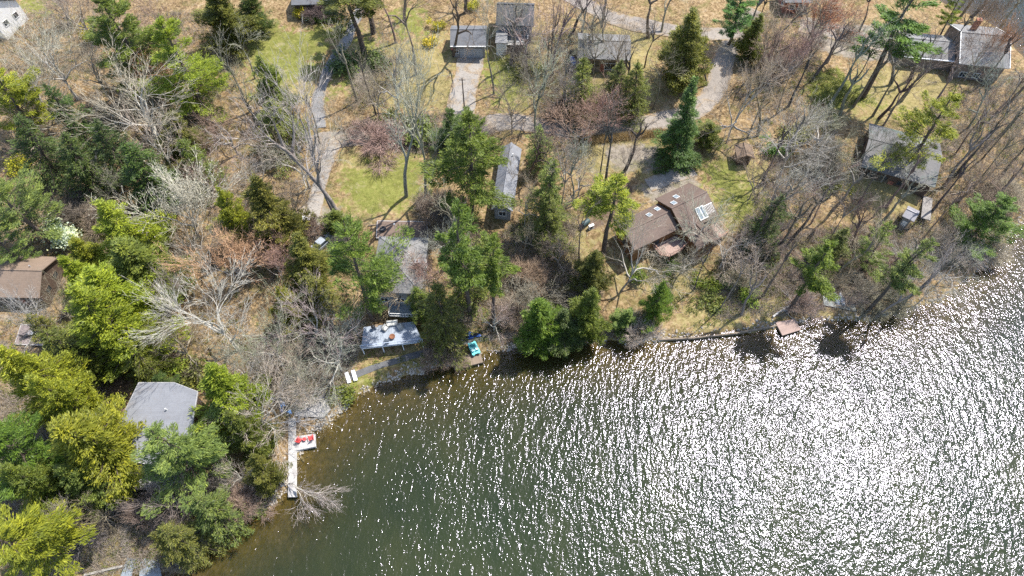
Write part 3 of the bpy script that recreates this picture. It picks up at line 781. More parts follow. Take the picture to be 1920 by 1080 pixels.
TB('ash', 798, 364, 745, 90, 120, 'h', 'tall bare tree at the right edge of the small lawn')
TB('oak', 748, 205, 695, 55, 125, 'h', 'dead pale tree with broken limbs left of the garage drive')
T('oak', 560, 300, 13, 170, 'h', 'grey bare tree overhanging the gravel drive')
T('oak', 500, 275, 11, 120, 'n', 'brown bare tree left of the gravel drive')
T('oak', 640, 225, 11, 90, 'n', 'olive-grey bare tree where drive and road meet')
T('maple', 800, 520, 9, 90, 'r', 'reddish twiggy tree over the grey hip roof')
T('oak', 745, 540, 9, 110, 'n', 'brown bare tree in front of the grey hip roof')
T('oak', 850, 460, 10, 90, 'h', 'grey bare tree right of the grey hip roof')
T('oak', 925, 592, 9, 80, 'w', 'small white bare tree at the shore path')
T('maple', 1000, 560, 9, 80, 'n', 'brown twiggy tree above the waterside cedars')
TB('ash', 926, 176, 920, -10, 95, 'h', 'bare tree in front of the garage corner')
TB('ash', 850, 106, 842, -90, 110, 'k', 'thick straight trunk at the left corner of the garage')
TB('ash', 742, 80, 722, -90, 110, 'n', 'straight tall trunk left of the garage')
TB('ash', 758, 38, 755, -110, 90, 'n', 'straight trunk nearest the yellow flowering bushes')
TB('ash', 780, 140, 795, -40, 110, 'n', 'forked trunk between the dead pale tree and the garage')
TB('ash', 872, 25, 870, -110, 90, 'k', 'dark trunk behind the garage roof')
T('oak', 1005, 140, 16, 120, 'n', 'bushy grey tree right of the garage')
T('ash', 1042, 60, 18, 90, 'n', 'grey tree left of the low pale-roofed house')
T('ash', 990, 60, 17, 90, 'h', 'grey tree in front of the dark-roofed house')
TB('ash', 1003, 250, 1000, 130, 90, 'h', 'grey tree at the road edge above the long pale roof')
TB('ash', 1104, 120, 1195, 12, 110, 'k', 'dark leaning trunk across the low pale-roofed house')
T('ash', 1150, 40, 17, 80, 'n', 'grey tree behind the low pale-roofed house')
T('ash', 1222, 60, 15, 70, 'n', 'grey tree between the low house and the tall olive cedar')
T('ash', 1095, 10, 15, 70, 'n', 'grey tree at the top edge left of the far road')
T('maple', 1098, 228, 10, 120, 'r', 'wine-tinted budding tree on the near side of the road')
T('maple', 1140, 205, 10, 100, 'r', 'wine-tinted budding tree across the road')
T('oak', 1060, 300, 12, 90, 'h', 'pale gnarled tree below the road left of the straw border')
TB('thin', 1135, 345, 1132, 210, 60, 'k', 'dark slender tree in the straw lawn, left of a pair')
TB('thin', 1122, 350, 1118, 215, 60, 'k', 'dark slender tree in the straw lawn, beside its twin')
TB('thin', 1173, 318, 1222, 205, 60, 'k', 'single slanting slender tree in the straw lawn')
TB('ash', 1075, 385, 1070, 270, 90, 'h', 'grey tree with white limbs right of the long pale roof')
TB('oak', 1362, 268, 1388, 100, 130, 'h', 'curving bare tree at the upper right bend of the road')
TB('ash', 1420, 255, 1445, 120, 90, 'n', 'bare tree left of the brown shed clearing')
T('ash', 1440, 60, 16, 90, 'n', 'grey tree right of the top road')
T('maple', 1535, 28, 13, 115, 't', 'brightest orange-red budding tree at the top right')
T('maple', 1490, 105, 11, 95, 'r', 'red budding tree left of the lime green grass')
T('maple', 1575, 70, 11, 80, 'r', 'red budding tree beside the pale driveway')
T('maple', 1868, 80, 12, 60, 't', 'orange budding tree at the lake end of the big grey house')
T('maple', 1850, 30, 12, 60, 'r', 'pinkish budding tree beside the far blue water')
T('oak', 1845, 100, 12, 80, 'n', 'twiggy tree in front of the big grey house')
T('oak', 1490, 275, 14, 160, 'h', 'big grey tangled tree left of the mossy roof')
T('oak', 1555, 235, 12, 120, 'h', 'grey tangled tree at the corner of the mossy roof')
T('oak', 1425, 330, 11, 100, 'n', 'brown bare tree below the brown shed')
T('oak', 1500, 385, 11, 110, 'n', 'brown bare tree above the bright bank pine')
T('ash', 1480, 330, 14, 80, 'h', 'thin grey tree between the shed and the mossy roof')
T('thin', 1425, 200, 14, 60, 'n', 'slender tree right of the curving bare tree')
for i, (a, b, c_, d, lab) in enumerate([
    (1656, 236, 1744, 97, 'leaning trunk directly above the mossy roof'),
    (1592, 168, 1650, 55, 'tall trunk at the upper end of the lime green grass'),
    (1556, 196, 1628, 40, 'thin dark trunk rising through the lime green grass'),
    (1636, 218, 1690, 120, 'thin pair-like trunk in front of the pale driveway lawn'),
    (1648, 222, 1702, 125, 'thin trunk beside the leaning one above the mossy roof'),
    (1690, 190, 1722, 105, 'slim trunk left of the bright leaning pine'),
    (1500, 120, 1560, 10, 'slender trunk between the two red budding trees'),
    (1478, 200, 1530, 85, 'slender trunk at the left edge of the lime green grass'),
    (1455, 215, 1500, 110, 'slender trunk left of the lime green grass'),
    (1530, 140, 1590, 20, 'slender trunk above the lime green grass'),
    (1760, 110, 1800, 5, 'slender trunk in front of the white gutter'),
    (1788, 24, 1815, -40, 'dark trunk standing at the far blue water'),
    (1802, 30, 1832, -40, 'dark trunk behind the chimney by the far water'),
    (1822, 32, 1850, -40, 'dark trunk right of the chimney by the far water'),
    (1872, 56, 1912, -20, 'dark trunk over the far water right of the big grey house'),
    (1838, 34, 1870, -30, 'thin dark trunk above the roof peak of the big grey house'),
    (1842, 160, 1905, 60, 'leaning trunk in front of the big grey house'),
    (1815, 240, 1900, 110, 'thick leaning trunk right of the bright leaning pine'),
    (1790, 290, 1880, 160, 'leaning trunk on the leafy slope below the big grey house'),
    (1840, 300, 1925, 180, 'leaning trunk near the right edge, upper slope'),
    (1770, 350, 1860, 220, 'leaning trunk right of the pale walkway'),
    (1820, 360, 1915, 240, 'leaning trunk above the round green pine'),
    (1870, 340, 1950, 230, 'leaning trunk at the right edge above the round pine'),
    (1880, 250, 1950, 150, 'leaning trunk on the right photo edge, high up'),
    (1895, 190, 1960, 90, 'slender trunk on the right photo edge by the house'),
    (1745, 400, 1830, 280, 'leaning trunk right of the grey shed'),
    (1690, 330, 1765, 215, 'dark trunk against the mossy roof wall'),
    (1660, 390, 1730, 280, 'thin trunk in the leaves below the mossy roof'),
    (1610, 380, 1670, 270, 'thin trunk left of the leaves below the mossy roof'),
    (1560, 395, 1615, 290, 'thin trunk in the bare leafy slope'),
    (1520, 420, 1580, 310, 'thin trunk above the bright bank pine'),
    (1488, 445, 1545, 330, 'thin trunk left above the bright bank pine'),
    (1572, 508, 1625, 435, 'pale thick trunk left of the loose green pine'),
    (1655, 545, 1762, 405, 'long pale trunk crossing above the shore'),
    (1620, 590, 1690, 470, 'leaning trunk at the shore right of the white boats'),
    (1640, 596, 1730, 480, 'leaning trunk standing at the waterline by the white boats'),
    (1700, 560, 1790, 440, 'leaning trunk in the lakeside brush'),
    (1400, 480, 1440, 380, 'thin trunk right of the brown house railing'),
    (1350, 580, 1385, 470, 'thin tree on the bank right of the waterside cedars'),
    (1430, 555, 1470, 440, 'thin tree on the bank above the pink-toned dock'),
    (1300, 545, 1318, 460, 'thin tree right of the lime shrubs below the brown house'),
    (1390, 590, 1425, 500, 'thin tree just above the timber lake wall'),
    ]):
    TB('ash' if i in (0, 1, 17, 18, 33, 35, 32) else 'thin', a, b, c_, d, 75 if i in (0, 1, 17, 18, 33, 35, 32) else 55, ('n', 'k', 'h')[i % 3], lab)
for cx, cy, h, w, col, lab in [
    (1790, 500, 9, 110, 'h', 'grey tangle of branches over the bright shore water'),
    (1715, 515, 9, 110, 'h', 'grey tangled tree above the stony shore'),
    (1745, 545, 7, 80, 'h', 'low grey tangle at the stony shore'),
    (1840, 330, 11, 110, 'n', 'bushy bare tree above the round green pine'),
    (1890, 290, 11, 90, 'n', 'bushy bare tree on the right photo edge'),
    (1760, 470, 10, 90, 'h', 'grey tangled tree left of the round green pine'),
    (1600, 560, 7, 70, 'n', 'low bare tree beside the white boats'),
    (1420, 500, 8, 110, 'n', 'low bare tree right of the brown house'),
    (1365, 470, 9, 110, 'h', 'pale bare tree at the deck of the brown house'),
    (1050, 470, 9, 80, 'n', 'twiggy bare tree left of the brown house'),
    (985, 440, 9, 70, 'n', 'twiggy bare tree at the foot of the long pale roof'),
    (1330, 110, 9, 50, 'n', 'small bare tree left of the upper road'),
    (1260, 100, 10, 60, 'n', 'small bare tree left of the tall olive cedar')]:
    T('oak', cx, cy, h, w, col, lab)

for i, (a, b, c_, d, lab) in enumerate([
    (1035, 130, 1048, -20, 'straight trunk left of the blue boat'), (1018, 180, 1022, 40, 'straight trunk across the lawn right of the garage drive'),
    (958, 120, 955, -10, 'thin trunk in front of the dark-roofed porch'), (1075, 60, 1088, -60, 'trunk behind the left end of the low pale-roofed house'),
    (1130, 40, 1150, -70, 'trunk behind the middle of the low pale-roofed house'), (1215, 70, 1245, -40, 'trunk at the right end of the low pale-roofed house'),
    (1240, 60, 1268, -50, 'slim trunk between the low house and the tall olive cedar'), (1170, 200, 1190, 85, 'trunk at the lawn edge below the low pale-roofed house'),
    (1060, 215, 1066, 95, 'trunk at the road edge below the blue boat'), (1225, 205, 1250, 100, 'trunk at the road edge left of the blue-green spruce'),
    (1395, 75, 1430, -30, 'reddish trunk beside the blue-green pine at the top'), (1405, 70, 1448, -30, 'second trunk beside the blue-green pine at the top'),
    (1450, 85, 1495, -20, 'trunk right of the road at the top edge'), (1440, 160, 1480, 50, 'trunk below the dark brush by the road'),
    (1515, 95, 1568, -10, 'trunk rising out of the brightest orange tree'), (1610, 60, 1670, -40, 'trunk at the left end of the white gutter drive'),
    (1575, 215, 1625, 110, 'trunk below the lime green grass'), (1600, 200, 1655, 85, 'long trunk in the lime green grass, thickest'),
    (1668, 160, 1725, 55, 'slender trunk on the pale lawn before the white gutter'), (1705, 150, 1762, 50, 'slender trunk on the pale lawn below the white gutter'),
    (1735, 220, 1800, 110, 'trunk behind the bright leaning pine'), (1860, 220, 1935, 100, 'tall trunk on the right slope below the big grey house'),
    (1825, 280, 1905, 165, 'tall trunk in the middle of the right slope'), (1790, 330, 1870, 215, 'tall trunk low on the right slope'),
    (1850, 385, 1935, 265, 'tall trunk right beside the round green pine'), (1720, 460, 1800, 340, 'pale trunk between the grey shed and the round pine'),
    (1640, 430, 1700, 320, 'pale trunk in the leaves left of the grey shed'), (1590, 470, 1650, 355, 'pale trunk above the loose green pine'),
    (1540, 480, 1598, 365, 'pale trunk right of the bright bank pine'), (1450, 480, 1500, 360, 'pale trunk left of the bright bank pine'),
    (1420, 420, 1465, 300, 'pale trunk right of the brown house lawn'), (1428, 345, 1464, 232, 'trunk just below the brown shed'),
    (1470, 300, 1515, 185, 'trunk left of the grey tangled trees'), (1325, 160, 1345, 60, 'slim trunk at the edge of the road by the tall cedar'),
    (670, 190, 640, 70, 'leaning trunk between driveway and dead pale tree'), (705, 215, 668, 90, 'trunk left of the dead pale tree'),
    (600, 270, 560, 140, 'pale trunk at the driveway corner'), (470, 210, 430, 90, 'pale trunk left of the green lawn'),
    (1045, 420, 1048, 300, 'pale trunk beside the thin hemlock at the long roof'), (990, 330, 985, 215, 'trunk at the top end of the long pale roof'),
    (860, 480, 845, 360, 'pale trunk between the terrace and the tall central pine'), (1085, 500, 1088, 385, 'thin trunk left of the heat pump'),
    ]):
    big_ = i % 3 == 0
    TB('ash' if big_ else 'thin', a, b, c_, d, 85 if big_ else 62, ('h', 'n', 'h', 'k')[i % 4], lab)
for cx, cy, h, w, col, lab in [
    (170, 130, 13, 120, 'n', 'brown bare tree below the gold shrub at the upper left'), (150, 30, 12, 110, 'n', 'brown bare tree at the top edge above the gold shrub'),
    (45, 230, 13, 110, 'n', 'brown bare tree over the dark hemlocks on the left'), (205, 350, 10, 100, 'n', 'brown bare tree right of the broad pale pine'),
    (390, 330, 12, 120, 'n', 'brown bare tree above the smaller pointed cedar'), (470, 320, 11, 110, 'h', 'grey bare tree above the larger pointed cedar'),
    (545, 380, 10, 80, 'n', 'brown bare tree left of the gravel turnaround'), (370, 470, 11, 110, 'h', 'grey bare tree left of the orange-budded one'),
    (330, 640, 11, 120, 'n', 'brown bare tree just north of the pale hip roof'), (455, 700, 12, 130, 'h', 'grey bare tree right of the pale hip roof'),
    (660, 600, 10, 90, 'h', 'grey bare tree left of the timber deck'), (570, 735, 10, 110, 'w', 'white bare tree over the half-round stone patio'),
    (700, 175, 12, 110, 'n', 'brown bare tree beside the shaded drive'), (960, 200, 12, 90, 'n', 'brown bare tree at the foot of the garage drive'),
    (1090, 320, 12, 90, 'h', 'grey bare tree at the left end of the straw lawn'), (1180, 290, 10, 70, 'n', 'brown bare tree in the straw lawn'),
    (985, 380, 12, 80, 'h', 'grey bare tree over the long pale roof'), (960, 310, 11, 60, 'n', 'brown bare tree across the upper long roof'),
    (1100, 92, 12, 80, 'h', 'grey bare tree covering the left of the low pale-roofed house'), (1160, 88, 13, 90, 'n', 'brown bare tree covering the right of the low pale-roofed house'), (1060, 150, 14, 90, 'h', 'grey bare tree in front of the blue boat'),
    (1120, 80, 13, 90, 'n', 'brown bare tree over the low pale-roofed house'), (960, 30, 13, 80, 'n', 'brown bare tree over the dark porch roof'),
    (1630, 270, 12, 100, 'n', 'brown bare tree over the left of the mossy roof'), (1680, 300, 10, 80, 'h', 'grey bare tree at the lake eave of the mossy roof'),
    (1320, 420, 11, 110, 'h', 'pale bare tree in front of the white roof skylight'), (1290, 480, 9, 90, 'h', 'pale bare tree below the brown house wing'),
    (1560, 530, 10, 90, 'n', 'brown bare tree above the boat landing'), (890, 470, 10, 90, 'n', 'brown bare tree beneath the bare-trunked pine')]:
    T('oak', cx, cy, h, w, col, lab)
# the bowed tree whose limbs reach over the brown house, and the tree leaning out over the water
P0 = G(1165, 545); e = plant('oak', P0, 17, 15, 'h', 'bowed bare tree whose limbs reach over the brown roof', rz=.4, tilt=(.30, .10, 1))
P0 = G(522, 897); P0[2] = zt(P0[0], P0[1]); e = plant('oak', P0, 11, 6, 'w', 'white bare tree leaning out over the water beside the pier', rz=1., tilt=(1.15, -.62, .55))
P0 = G(478, 820); e = plant('oak', P0, 13, 13, 'w', 'pale bare tree leaning over the white pier', rz=2., tilt=(.5, .05, 1))

# ------------------------------------------------------------------ shrubs
for cx, cy, h, w, col, lab in [
    (114, 436, 4.5, 60, 'W', 'white blossoming magnolia beside the broad pale pine'),
    (33, 312, 3, 34, 'Y', 'golden flowering shrub under the dark hemlocks'),
    (165, 68, 3, 28, 'Y', 'golden flowering shrub left of the dark green pine'),
    (560, 18, 3, 26, 'Y', 'yellow forsythia at the corner of the top house'),
    (806, 74, 2, 24, 'Y', 'yellow forsythia left of the garage, lower one'),
    (822, 48, 2, 24, 'Y', 'yellow forsythia left of the garage, upper one'),
    (885, 6, 2, 22, 'Y', 'yellow forsythia behind the garage'),
    (848, 442, 2, 30, 'Y', 'yellow shrub right of the mulched terrace'),
    (1310, 530, 1.4, 26, 'G', 'lime shrub below the brown house, nearer the house'),
    (1334, 534, 1.4, 26, 'G', 'lime shrub below the brown house, nearer the lake wall'),
    (1368, 528, 1.5, 22, 'G', 'lime green shrub right of the pair below the brown house'),
    (1262, 498, 2, 30, 'g', 'round green shrub in front of the brown house'),
    (775, 242, 3, 60, 'q', 'dull juniper left of the dark evergreen in the centre'),
    (735, 235, 2.5, 50, 'q', 'dull juniper behind the small lawn'),
    (590, 32, 1.5, 34, 'g', 'green flower bed shrub in front of the top house'),
    (612, 34, 1.5, 30, 'g', 'green flower bed shrub right of its neighbour'),
    (575, 28, 1.8, 18, 'W', 'white shrub in the flower bed of the top house'),
    (290, 702, 2, 60, 'G', 'lime ground shrub on the upper side of the pale hip roof'),
    (345, 702, 2.5, 60, 'q', 'dull shrub at the upper corner of the pale hip roof'),
    (1490, 245, 2, 50, 'q', 'dull shrub below the lime green grass'),
    (1452, 282, 2.5, 40, 'b', 'blue-green shrub right of the brown shed'),
    (1190, 515, 2, 28, 'g', 'small green shrub left of the round one'),
    (640, 745, 2, 40, 'o', 'olive shrub below the two loungers'),
    (1560, 350, 2, 40, 'q', 'dull shrub in front of the mossy roof'),
    (1330, 570, 1.5, 40, 'o', 'olive shrub on the bank by the lake wall'),
    (1410, 555, 1.5, 36, 'G', 'lime shrub on the bank above the lake wall'),
    (870, 90, 1.2, 14, 'G', 'lime plant at the foot of the thick garage trunk'),
    (640, 110, 2, 60, 'd', 'dark shrub at the edge of the shaded drive'),
    (710, 110, 2.5, 44, 'd', 'dark shrub right of the shaded drive'),
    (980, 130, 2, 40, 'o', 'olive shrub at the right of the garage drive'),
    (910, 455, 2, 40, 'o', 'olive shrub beneath the slender bare-trunked pine')]:
    T('blossom' if col == 'W' and w > 50 else 'bush', cx, cy, h, w, col, lab, .5)
for i, (cx, cy, w, col, lab) in enumerate([
    (150, 395, 90, 'k', 'dark brown leafless brush right of the broad pale pine'), (190, 410, 70, 'n', 'brown leafless brush left of the pointed yellow cedar'),
    (840, 395, 70, 'k', 'dark leafless brush under the tall central pine'), (805, 395, 60, 'n', 'leafless brush at the corner of the mulched terrace'),
    (870, 250, 80, 'k', 'dark leafless brush beside the road in the centre'), (700, 262, 90, 'n', 'leafless brush along the far side of the small lawn'),
    (1000, 520, 70, 'r', 'reddish brush above the waterside cedars'), (960, 590, 60, 'r', 'reddish brush at the shore path'),
    (820, 675, 60, 'r', 'reddish brush along the shore left of the wooden dock'), (865, 600, 50, 'n', 'brush above the blue kayaks on the path'),
    (585, 430, 40, 'n', 'brush at the gravel turnaround'), (1205, 640, 60, 'h', 'pale drooping brush at the waterline'),
    (1190, 610, 50, 'n', 'brush behind the pale drooping one'), (600, 25, 50, 'k', 'dark brush against the top house'),
    (1600, 545, 60, 'n', 'brush right above the white boats'), (1500, 575, 50, 'h', 'pale brush beside the pink-toned dock'),
    (1800, 465, 80, 'h', 'pale lakeside brush left of the round green pine'), (1850, 460, 70, 'h', 'pale lakeside brush below the round green pine'),
    (1660, 560, 70, 'n', 'brush at the foot of the leaning shore trunks'), (420, 930, 70, 'k', 'dark brush on the bank near the small white tree'),
    (450, 955, 70, 'n', 'brush overhanging the green shallows'), (370, 1000, 60, 'k', 'dark brush beside the drooping hemlock'),
    (160, 990, 80, 'k', 'dark brush left of the stone steps'), (275, 965, 60, 'n', 'brush right of the stone steps'),
    (1395, 530, 60, 'n', 'brush on the bank right of the lime shrubs'), (1430, 440, 80, 'k', 'dark brush right of the deck of the brown house'),
    (1090, 540, 60, 'n', 'brush at the left end of the brown house lawn'),
    (1060, 205, 60, 'k', 'dark brush under the hemlock by the low house'), (970, 105, 40, 'k', 'dark brush in front of the dark-roofed house'),
    (1540, 300, 90, 'k', 'dark brush left of the mossy roof'), (1450, 130, 60, 'k', 'dark brush left of the red budding trees'),
    (1880, 365, 70, 'n', 'brush on the right edge above the water'), (640, 470, 40, 'k', 'dark brush at the grey car')]):
    T('thicket', cx, cy, 3.2, w, col, lab, .5)
# ------------------------------------------------------------------ buildings
GLASS = M('window_glass', (.03, .04, .05), .08, .6, .1)
TRIM = M('white_trim', (.75, .74, .7), .6, .4, .08)
DARKW = M('dark_wood', (.12, .085, .06), .8, .3)
METAL = M('dull_metal', (.35, .36, .37), .4, .5, .15)
SLATE = Mroof('grey_shingle', (0.130, 0.133, 0.140))
PALE = Mroof('pale_grey_shingle', (0.193, 0.198, 0.213), .14)
WARMG = Mroof('warm_grey_shingle', (0.193, 0.189, 0.184), .16)
BROWN = Mroof('brown_shingle', (0.130, 0.092, 0.073), .2)
TAN = Mroof('tan_shingle', (0.2, 0.145, 0.105), .18)
DARKG = Mroof('dark_grey_shingle', (0.073, 0.077, 0.084), .2)
MOSSY = Mroof('mossy_shingle', (0.136, 0.130, 0.126), .22, (.08, .12, .1))

def local(pxs, z):
    W_ = [Gz(x, y, z) for x, y in pxs]; c = sum(W_) / len(W_)
    d = W_[1] - W_[0]; a = math.atan2(d[1], d[0]); R = Matrix.Rotation(-a, 2)
    return c, a, [tuple(R @ Vector((p[0] - c[0], p[1] - c[1]))) for p in W_]
def rect3(p0, p1, p3, zr):
    """eave rectangle from three photo pixels: two along the far eave, one on the near eave"""
    a0 = G(*p0, up=zr); z = a0[2]
    A, B, D = Gz(*p0, z), Gz(*p1, z), Gz(*p3, z)
    ex = (B - A); L = np.linalg.norm(ex); ex /= L; ey = np.array([-ex[1], ex[0], 0])   # away from the camera
    W = abs((D - A) @ ey); C = A + ex * L / 2 - ey * W / 2
    gz = min(zt(C[0] + sx * ex[0] * L / 2 + sy * ey[0] * W / 2, C[1] + sx * ex[1] * L / 2 + sy * ey[1] * W / 2) for sx in (-1, 1) for sy in (-1, 1))
    return C, math.atan2(ex[1], ex[0]), L, W, z, gz

def roof_gable(L, W, z, rise, ov=.35, th=.16, ridge='x'):
    m = MB()
    if ridge == 'y': L, W = W, L
    h, l = W / 2 + ov * .3, L / 2 + .05
    sl = rise / (W / 2)
    ze = z - sl * ov * .3
    for s in (-1, 1):
        Vt = [(-l, s * h, ze), (l, s * h, ze), (l, 0, z + rise), (-l, 0, z + rise)]
        V = Vt + [(x, y, q - th) for x, y, q in Vt]
        Fs = [(0, 1, 2, 3), (7, 6, 5, 4), (0, 4, 5, 1), (1, 5, 6, 2), (3, 7, 4, 0)]
        if s > 0: Fs = [f[::-1] for f in Fs]
        m.add(V, Fs)
    m.bar((-l - .02, 0, z + rise + .02), (l + .02, 0, z + rise + .02), .28, .1)
    if ridge == 'y': m.v = [(y, -x, q) for x, y, q in m.v]; 
    return m
def roof_hip(L, W, z, rise, th=.16, k=1.):
    m = MB(); l, w = L / 2, W / 2; r = max(l - w * k, .1) if L >= W else .1; ry = 0 if L >= W else max(w - l * k, .1)
    V = [(-l, -w, z), (l, -w, z), (l, w, z), (-l, w, z)]
    if L >= W:
        V += [(-r, 0, z + rise), (r, 0, z + rise)]; Fs = [(0, 1, 5, 4), (1, 2, 5), (2, 3, 4, 5), (3, 0, 4)]
        hips = [(0, 4), (1, 5), (2, 5), (3, 4), (4, 5)]
    else:
        V += [(0, -ry, z + rise), (0, ry, z + rise)]; Fs = [(0, 1, 4), (1, 2, 5, 4), (2, 3, 5), (3, 0, 4, 5)]
        hips = [(0, 4), (1, 4), (2, 5), (3, 5), (4, 5)]
    n = len(V)
    V2 = V[:4] + V[4:] + [(x, y, q - th) for x, y, q in V[:4]]
    m.add(V2, Fs + [(1, 0, 6, 7), (2, 1, 7, 8), (3, 2, 8, 9), (0, 3, 9, 6), (6, 9, 8, 7)])
    for a, b in hips: m.bar(Vector(V[a]) + Vector((0, 0, .02)), Vector(V[b]) + Vector((0, 0, .02)), .22, .07)
    return m
def window(e, x, y, z, w, h, face, shade=None):
    """framed window on a wall; face is the outward direction in the house frame"""
    f = MB(); p = MB(); t = .07
    if face in ('-y', '+y'):
        s = -1 if face == '-y' else 1
        for dx in (-w / 2, w / 2): f.box((x + dx, y + s * .04, z), (t, .09, h + t))
        for dz in (-h / 2, h / 2): f.box((x, y + s * .04, z + dz), (w - t, .09, t))
        f.box((x, y + s * .035, z), (.045, .06, h - t)); p.box((x, y + s * .012, z), (w - t, .02, h - t))
    else:
        s = -1 if face == '-x' else 1
        for dy in (-w / 2, w / 2): f.box((x + s * .04, y + dy, z), (.09, t, h + t))
        for dz in (-h / 2, h / 2): f.box((x + s * .04, y, z + dz), (.09, w - t, t))
        f.box((x + s * .035, y, z), (.06, .045, h - t)); p.box((x + s * .012, y, z), (.02, w - t, h - t))
    fo = f.build('window', shade or TRIM, e); p.build('pane', GLASS, fo); return fo
def chimney(e, x, y, z0, z1, mat, w=.8):
    m = MB(); m.box((x, y, (z0 + z1) / 2), (w, w * .8, z1 - z0)); m.box((x, y, z1 + .06), (w + .16, w * .8 + .16, .12))
    c = m.build('chimney', mat, e); f = MB(); f.cyl((x, y, z1 + .12), .14, .12, .35, 8); f.build('flue', M('clay', (.35, .2, .14)), c); return c
def house(name, label, cat, p0, p1, p3, zr, rise, roofm, wallm, kind='gable', ridge='x', front=(), ends=True, door=None, group='houses by the lake', gutter=None):
    C, a, L, W, z, gz = rect3(p0, p1, p3, zr)
    e = thing(name, label, cat, (C[0], C[1], gz), a, group)
    ze = z - gz; o = .4
    m = MB(); l, w = L / 2 - o, W / 2 - o
    if kind == 'gable':
        sl = rise / (W / 2 if ridge == 'x' else L / 2)
        if ridge == 'x':
            top = ze - .17; pk = top + sl * w
            ring = lambda x: [(x, -w, -1.5), (x, w, -1.5), (x, w, top), (x, 0, pk), (x, -w, top)]
            m.loft([ring(-l), ring(l)])
        else:
            top = ze - .17; pk = top + sl * l
            ring = lambda y: [(-l, y, -1.5), (l, y, -1.5), (l, y, top), (0, y, pk), (-l, y, top)]
            m.loft([ring(-w), ring(w)])
        r = roof_gable(L, W, ze, rise, ridge=ridge)
    else:
        m.box((0, 0, (ze - .17 - 1.5) / 2), (2 * l, 2 * w, ze - .17 + 1.5)); r = roof_hip(L, W, ze, rise)
    m.build('wall', wallm, e); r.build('roof', roofm, e)
    if gutter:
        g = MB(); g.bar((-L / 2, -W / 2 - .13, ze - .06), (L / 2, -W / 2 - .13, ze - .06), .16, .14); g.build('gutter', gutter, e)
    hz = ze * .55
    wf = DARKW if wallm in (BROWNW, TANW) else TRIM
    for fx in front: window(e, fx * l, -w, hz, 1.3, 1.25, '-y', wf)
    if ends:
        for s, f_ in ((-1, '-x'), (1, '+x')):
            window(e, s * l, w * .4, hz, 1.2, 1.2, f_, wf); window(e, s * l, -w * .4, hz, 1.2, 1.2, f_, wf)
    if door is not None:
        d = MB(); d.box((door * l, -w - .03, 1.02), (.95, .08, 2.05)); dd = d.build('door', M('door_paint', (.3, .12, .08)), e)
        h_ = MB(); h_.box((door * l + .35, -w - .1, 1.0), (.06, .06, .16)); h_.build('handle', METAL, dd)
    return e, L, W, ze

CEDARW = Mplank('cedar_siding', (0.211, 0.099, 0.040), .2, 0, .35)
WHITEW = M('white_siding', (.74, .72, .68), .7, .3, .08)
TANW = M('tan_siding', (0.279, 0.223, 0.161), .8, .2, .12)
GREYW = M('grey_siding', (0.223, 0.223, 0.217), .8, .2, .12)
BROWNW = M('brown_siding', (0.099, 0.068, 0.050), .85, .2, .2)
BRICK = M('red_brick', (.28, .13, .09), .9, .15, .25, 3)

# brown house: one thing with its wings, skylights and decks
Ca, aa, La, Wa, za, ga = rect3((1229, 373), (1293, 343), (1288, 432), 3.4)
H1 = thing('brown_house', 'brown-roofed house with skylights and rust-stained cedar walls above the shore', 'house', (Ca[0], Ca[1], ga), aa, 'houses by the lake')
za -= ga
wall = MB(); l, w = La / 2 - .4, Wa / 2 - .4
ring = lambda x, w_, top, pk, y0=0: [(x, y0 - w_, -2), (x, y0 + w_, -2), (x, y0 + w_, top), (x, y0, pk), (x, y0 - w_, top)]
wall.loft([ring(-l, w, za - .17, za + 1.7), ring(l, w, za - .17, za + 1.7)])
LB, WB = 9.5, Wa * .74; yB = Wa * .0 + .2; lB = LB - .4
xB0, xB1 = -La / 2 - LB, -La / 2 + .4
wall.loft([ring(xB0 + .4, WB / 2 - .4, za - .57, za + .75, yB), ring(-l - .003, WB / 2 - .4, za - .57, za + .75, yB)])
xC = -La * .12; wC = La * .3
wall.loft([[(xC - wC + .3, y, -2), (xC + wC - .3, y, -2), (xC + wC - .3, y, za - .95), (xC, y, za - .1), (xC - wC + .3, y, za - .95)] for y in (-Wa / 2 - 3.6, -w - .003)])
wall.build('wall', CEDARW, H1)
rA = roof_gable(La, Wa, za, 2.0)
rB = roof_gable(LB, WB, za - .4, 1.4); rB.v = [(x + (xB0 + xB1) / 2 - .2, y + yB, z) for x, y, z in rB.v]
rC = roof_gable(2 * wC, 5.0, za - .75, .95, ridge='y'); rC.v = [(x + xC, y - Wa / 2 - 2.0 + .6, z) for x, y, z in rC.v]
m = MB(); m.add(rA.v, rA.f); m.add(rB.v, rB.f); m.add(rC.v, rC.f)
rf = m.build('roof', BROWN, H1)
SKY = M('skylight_glass', (0.210, 0.252, 0.280), .12, .7, .1)
def skylight(x, y, slope_sgn, zc, W_, rise, y0=0):
    sl = math.atan2(rise, W_ / 2) * (1 if slope_sgn < 0 else -1)
    Mx = Matrix.Rotation(sl, 3, 'X'); zz = zc + rise * (1 - abs(y - y0) / (W_ / 2)) + .08
    s = MB(); s.box((x, y, zz), (.85, 1.05, .14), M=Mx); so = s.build('skylight', TRIM, H1)
    g = MB(); g.box((x, y, zz + .08), (.7, .88, .03), M=Mx); g.build('pane', SKY, so)
for x, y in ((-La * .12, Wa * .27), (-La * .33, Wa * .12)): skylight(x, y, 1, za, Wa, 2.0)
for x, y in ((-La / 2 - 1.2, WB * .3 + yB), (-La / 2 - 3.4, WB * .22 + yB)): skylight(x, y, 1, za - .4, WB, 1.4, yB)
